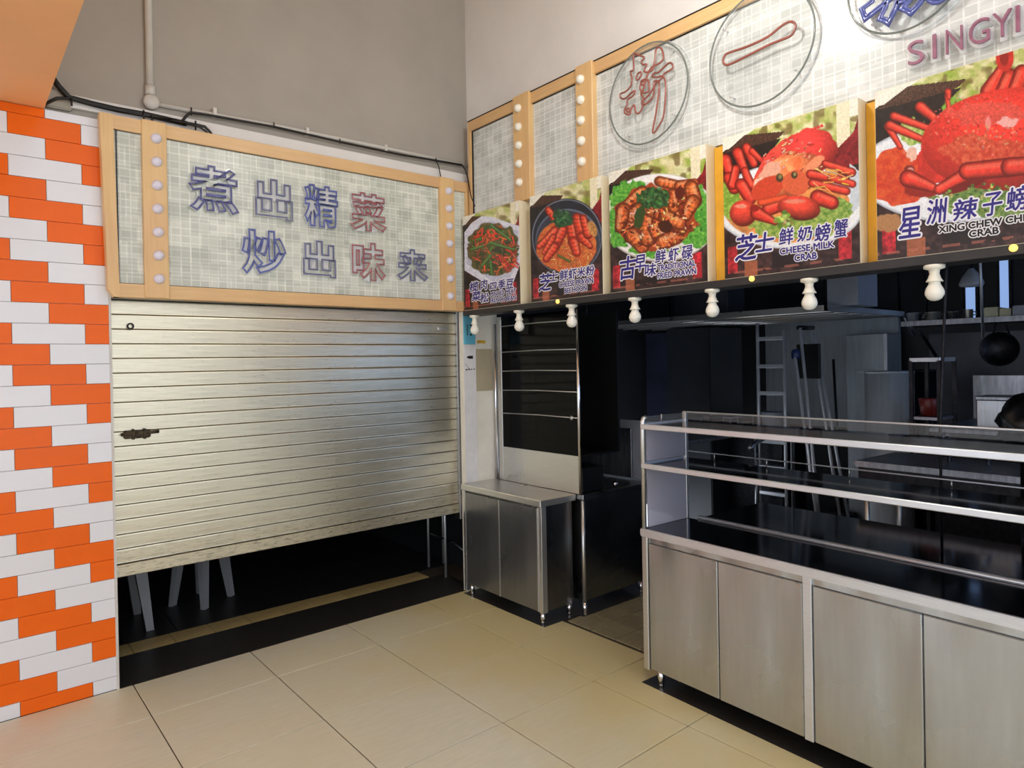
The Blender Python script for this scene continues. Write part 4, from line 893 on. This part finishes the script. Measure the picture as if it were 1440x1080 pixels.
# wall shelf with pots on the right
SHX = 6.2
t = thing('wall_shelf', (SHX, 1.3, 1.9), 'long steel wall shelf carrying pots on the right of the kitchen', 'shelf')
box('board', SHX-.2, SHX+.25, -.4, 2.2, 1.90, 1.925, 'iron_dark', t, .003); box('front_edge', SHX-.21, SHX-.195, -.4, 2.2, 1.895, 1.935, 'steel_dull', t)
for y in (-.2, .9, 2.1): tube('bracket', [(SHX-.15, y, 1.89), (SHX+.25, y, 1.65)], .015, 'iron_dark', t, 6)
for y in (-.3, 1.0, 2.15): tube('hanger', [(SHX+.2, y, 1.925), (SHX+.2, y, 3.1)], .012, 'iron_dark', t, 6)
for k, (pc, r, h, mat) in enumerate(((1288, .055, .08, 'steel_dull'), (1314, .06, .075, 'steel'), (1341, .06, .07, 'steel_dark'), (1364, .035, .08, 'steel'))):
    c = atX(pc, 440, SHX); t = thing('pot', (SHX-.05, c[1], 1.926), ('dull small pot on the wall shelf, leftmost', 'bright shallow pot second from the left on the wall shelf', 'grey shallow pot in the middle of the wall shelf', 'narrow bright pot, rightmost pot on the wall shelf')[k], 'pot', 'pots on the wall shelf')
    lathe('bowl', [(r*.9, 0), (r, .01), (r, h), (r*1.06, h+.004), (r*.95, h+.002), (r*.9, .02)], (SHX-.05, c[1], 1.926), mat, t, 20)
    tube('handle', [(SHX-.05, c[1]-r, 1.926+h*.8), (SHX-.05, c[1]-r-.02, 1.926+h*.8), (SHX-.05, c[1]-r-.02, 1.926+h*.5), (SHX-.05, c[1]-r, 1.926+h*.5)], .006, 'steel_dark', t, 6)
for k, (pa, pb, za, mat) in enumerate(((1386, 1406, .085, 'box_cream'), (1408, 1424, .07, 'box_cream'), (1426, 1446, .085, 'bucket_white'))):
    ya, yb = atX(pa, 440, SHX-.1)[1], atX(pb, 440, SHX-.1)[1]
    tag(box('storage_box', SHX-.15, SHX+.1, yb, ya, 1.926, 1.926+za, mat, None, .006), ('cream storage box on the wall shelf, nearest the pots', 'lower cream storage box in the middle of three on the wall shelf', 'whitish storage box on the wall shelf at the picture edge')[k], 'box', 'boxes on the wall shelf')
c = atX(1408, 485, 6.0)
t = thing('hanging_wok', (6.0, c[1], c[2]), 'black round wok hanging below the wall shelf', 'wok')
lathe('pan', [(.001, 0), (.06, .012), (.10, .035), (.125, .07), (.128, .07), (.10, .028), (.06, .004), (.001, -.008)], (6.02, c[1], c[2]-.03), 'iron_dark', t, 24, (-1, 0, 0))
for s in (-1, 1): tube('handle', [(6.0, c[1]+.05*s, c[2]+.08), (6.0, c[1]+.02*s, c[2]+.2), (6.0, c[1], 1.9)], .007, 'iron_dark', t, 6)
c = atX(1366, 392, 5.2)
t = thing('pendant_lamp', (5.2, c[1], c[2]), 'small grey unlit hanging lamp in the dark kitchen', 'lamp')
lathe('shade', [(.012, .10), (.02, .09), (.05, .05), (.072, 0), (.066, -.02), (.02, -.025)][::-1], (5.2, c[1], c[2]-.03), 'bucket_white', t, 18); tube('cord', [(5.2, c[1], c[2]+.06), (5.2, c[1], 3.1)], .006, 'iron_dark', t, 6)
# hanging poles in the opening
a = atX(1331, 372, 3.3); b = atX(1322, 603, 3.3)
tag(tube('support_pole', [(3.3, a[1], 3.1), tuple(a), tuple(b), (3.3, b[1], .80)], .006, 'iron_dark', None, 8), 'thin grey pole standing behind the rack under the biggest bulb', 'pole')
a = atX(1378, 362, 4.5); tag(tube('rope', [(4.5, a[1], 3.1), (4.5, a[1], a[2]), (4.5, a[1]-.01, 1.75)], .008, 'steel_dull', None, 8), 'grey rope hanging in the kitchen right of the pole', 'rope')
# tiled back wall areas and machines to the right
tag(box('tiled_panel', 6.9, 6.96, -.6, 2.3, .6, 1.85, 'shaded_tile'), 'dim grey tiled wall area below the wall shelf', 'panel')
def kwin(name, y0, y1, z0, z1, x, lab):
    o = box(name, x, x+.03, y0, y1, z0, z1, 'window_dim'); tag(o, lab, 'window', kind='structure')
    for a in ((y0-.02, y0, z0-.02, z1+.02), (y1, y1+.02, z0-.02, z1+.02), (y0, y1, z0-.02, z0), (y0, y1, z1, z1+.02)): box('window_frame', x-.01, x+.03, *a, 'iron_dark', o)
ya, yb = atX(1358, 420, 6.96)[1], atX(1372, 420, 6.96)[1]; kwin('window_1', yb, ya, 1.98, 2.36, 6.96, 'narrow bluish lit window slit behind the hanging lamp')
ya, yb = atX(1406, 410, 6.96)[1], atX(1419, 410, 6.96)[1]; kwin('window_2', yb, ya, 2.02, 2.75, 6.96, 'narrow bluish lit window slit above the storage boxes')
o = box('fill_window', 4.3, 6.3, -1.6, -1.575, 1.3, 2.6, 'window_fill'); tag(o, 'added unseen fill light window in the right wall of the kitchen', 'window', kind='structure')  # out of view, added to lift the kitchen's ambient light
for a in ((4.27, 4.3, 1.27, 2.63), (6.3, 6.33, 1.27, 2.63), (5.28, 5.32, 1.3, 2.6)): box('window_frame', a[0], a[1], -1.6, -1.56, a[2], a[3], 'iron_dark', o)
c = atX(1196, 418, 5.4); tag(box('grey_carton', 5.25, 5.6, c[1]-.12, c[1]+.14, 2.046, 2.30, 'bucket_white', None, .004), 'grey carton standing on the overhead rack under the parsley crab poster', 'carton')
tag(box('steel_locker', 5.6, 5.9, 3.55, 4.15, 2.046, 2.55, 'shaded_tile', None, .004), 'dim ribbed steel box on top of the overhead rack', 'box')
t = thing('stove_bench', (5.5, .9, 0), 'dark cooking bench along the right of the kitchen', 'bench')
box('body', 5.0, 5.9, -.8, 1.65, 0, 1.15, 'iron_dark', t, .01); box('bench_top', 4.98, 5.92, -.8, 1.67, 1.15, 1.18, 'steel_dull', t, .004)
for y in (.5, 0., -.5): lathe('burner_ring', [(.16, 0), (.17, .03), (.13, .05), (.12, .01)], (5.4, y, 1.18), 'iron_dark', t, 20)
box('splash_back', 5.88, 5.91, -.8, 1.67, 1.18, 1.5, 'steel_dull', t)
c = atX(1402, 560, 5.2)
t = thing('steel_bin', (5.25, c[1], 1.18), 'grey square steel bin on the cooking bench', 'bin')
box('bin_body', 5.15, 5.4, c[1]-.1, c[1]+.1, 1.182, 1.36, 'steel_dark', t, .004); box('bin_lid', 5.14, 5.41, c[1]-.105, c[1]+.105, 1.36, 1.385, 'steel_dull', t, .004)
t = thing('black_machine', (4.4, .85, 0), 'black bundle of kitchen gear at the right picture edge', 'machine')
c = atX(1432, 600, 4.0); bm = bmesh.new(); bmesh.ops.create_icosphere(bm, subdivisions=3, radius=.13)
for v in bm.verts: v.co *= 1+.25*math.sin(v.co.x*40+v.co.y*31)*math.cos(v.co.z*37+v.co.y*23)
me = bpy.data.meshes.new('cover')
for f in bm.faces: f.smooth = True
bm.to_mesh(me); bm.free(); me.materials.append(M['black_plastic']); link('cover', me, Matrix.Translation((4.02, c[1]-.05, c[2]+.02)), t)
tube('stand', [(4.02, c[1]-.05, 0), (4.02, c[1]-.05, c[2]-.1)], .05, 'iron_dark', t, 12)

# ------------------------------------------------------------------ behind the shutter: stools and a steel leg stand
def stool(cx, cy, rot, lab, b=.19):
    global FRAME
    FRAME = Matrix.Translation((cx, cy, 0)) @ Matrix.Rotation(rot, 4, 'Z')
    t = thing('plastic_stool', (0, 0, 0), lab, 'stool', 'plastic stools behind the shutter')
    for sx in (-1, 1):
        for sy in (-1, 1):
            tp = b-.045; V = []
            for z, q, wd in ((0, b, .022), (.44, tp, .036)):
                for (dx, dy) in ((-1, -1), (1, -1), (1, 1), (-1, 1)): V.append((sx*q+dx*wd, sy*q+dy*wd*.7, z))
            mesh('leg', V, [(0, 1, 2, 3)[::-1], (4, 5, 6, 7), (0, 1, 5, 4), (1, 2, 6, 5), (2, 3, 7, 6), (3, 0, 4, 7)], 'plastic_stool', t)
    w_ = b-.01; box('seat', -w_, w_, -w_, w_, .435, .465, 'plastic_stool', t, .012); w_ -= .015; box('apron', -w_, w_, -w_, w_, .38, .436, 'plastic_stool', t, .006)
    FRAME = Matrix.Identity(4)
stool(.775, 4.99, 0., 'pale plastic stool behind the shutter, nearest the tiled wall')
stool(1.375, 5.148, .598, 'pale plastic stool behind the shutter, right of the other one', .135)
t = thing('steel_stand', (3.0, 4.55, 0), 'steel stand with thin bright legs behind the right end of the shutter', 'stand')
for x, y in ((3.005, 4.706), (2.951, 4.38), (3.15, 4.40), (3.15, 4.706)): tube('leg', [(x, y, 0), (x, y, .80)], .0095, 'steel_edge', t, 8)
box('shelf', 2.94, 3.16, 4.37, 4.72, .8, .82, 'steel_dark', t, .003); tube('brace', [(3.01, 4.706, .28), (3.15, 4.55, .2), (3.15, 4.40, .16)], .006, 'steel_dark', t, 6)

# ------------------------------------------------------------------ hall lamps (above the frame)
def hall_lamp(x, y, z, power, r, lab):
    t = thing('hall_lamp', (x, y, z), lab, 'lamp', 'hall ceiling lamps')
    lathe('housing', [(.03, .17), (.04, .13), (.04, .10)][::-1], (x, y, z), 'pvc_white', t, 24)
    tube('stem', [(x, y, z+.1), (x, y, 4.9)], .012, 'pvc_white', t, 8)
    lathe('diffuser', [(r*math.sin(a)+.001, r*math.cos(a)) for a in np.linspace(math.pi, .25, 14)], (x, y, z), 'lamp_glow', t, 24)
    l = bpy.data.lights.new('hall_lamp_light', 'POINT'); l.shadow_soft_size = .06; l.energy = power; l.color = (1., .975, .93)
    o = bpy.data.objects.new('hall_lamp_light', l); COL.objects.link(o); o.location = (x, y, z-r-.07); attach(o, t)
hall_lamp(2.0, 1.65, 3.66, 20, .10, 'round white hanging lamp just above the picture over the counter aisle')
hall_lamp(-.4, -1.4, 3.9, 40, .10, 'added round white fill lamp behind the viewer')  # added fill lamp, out of view behind the camera
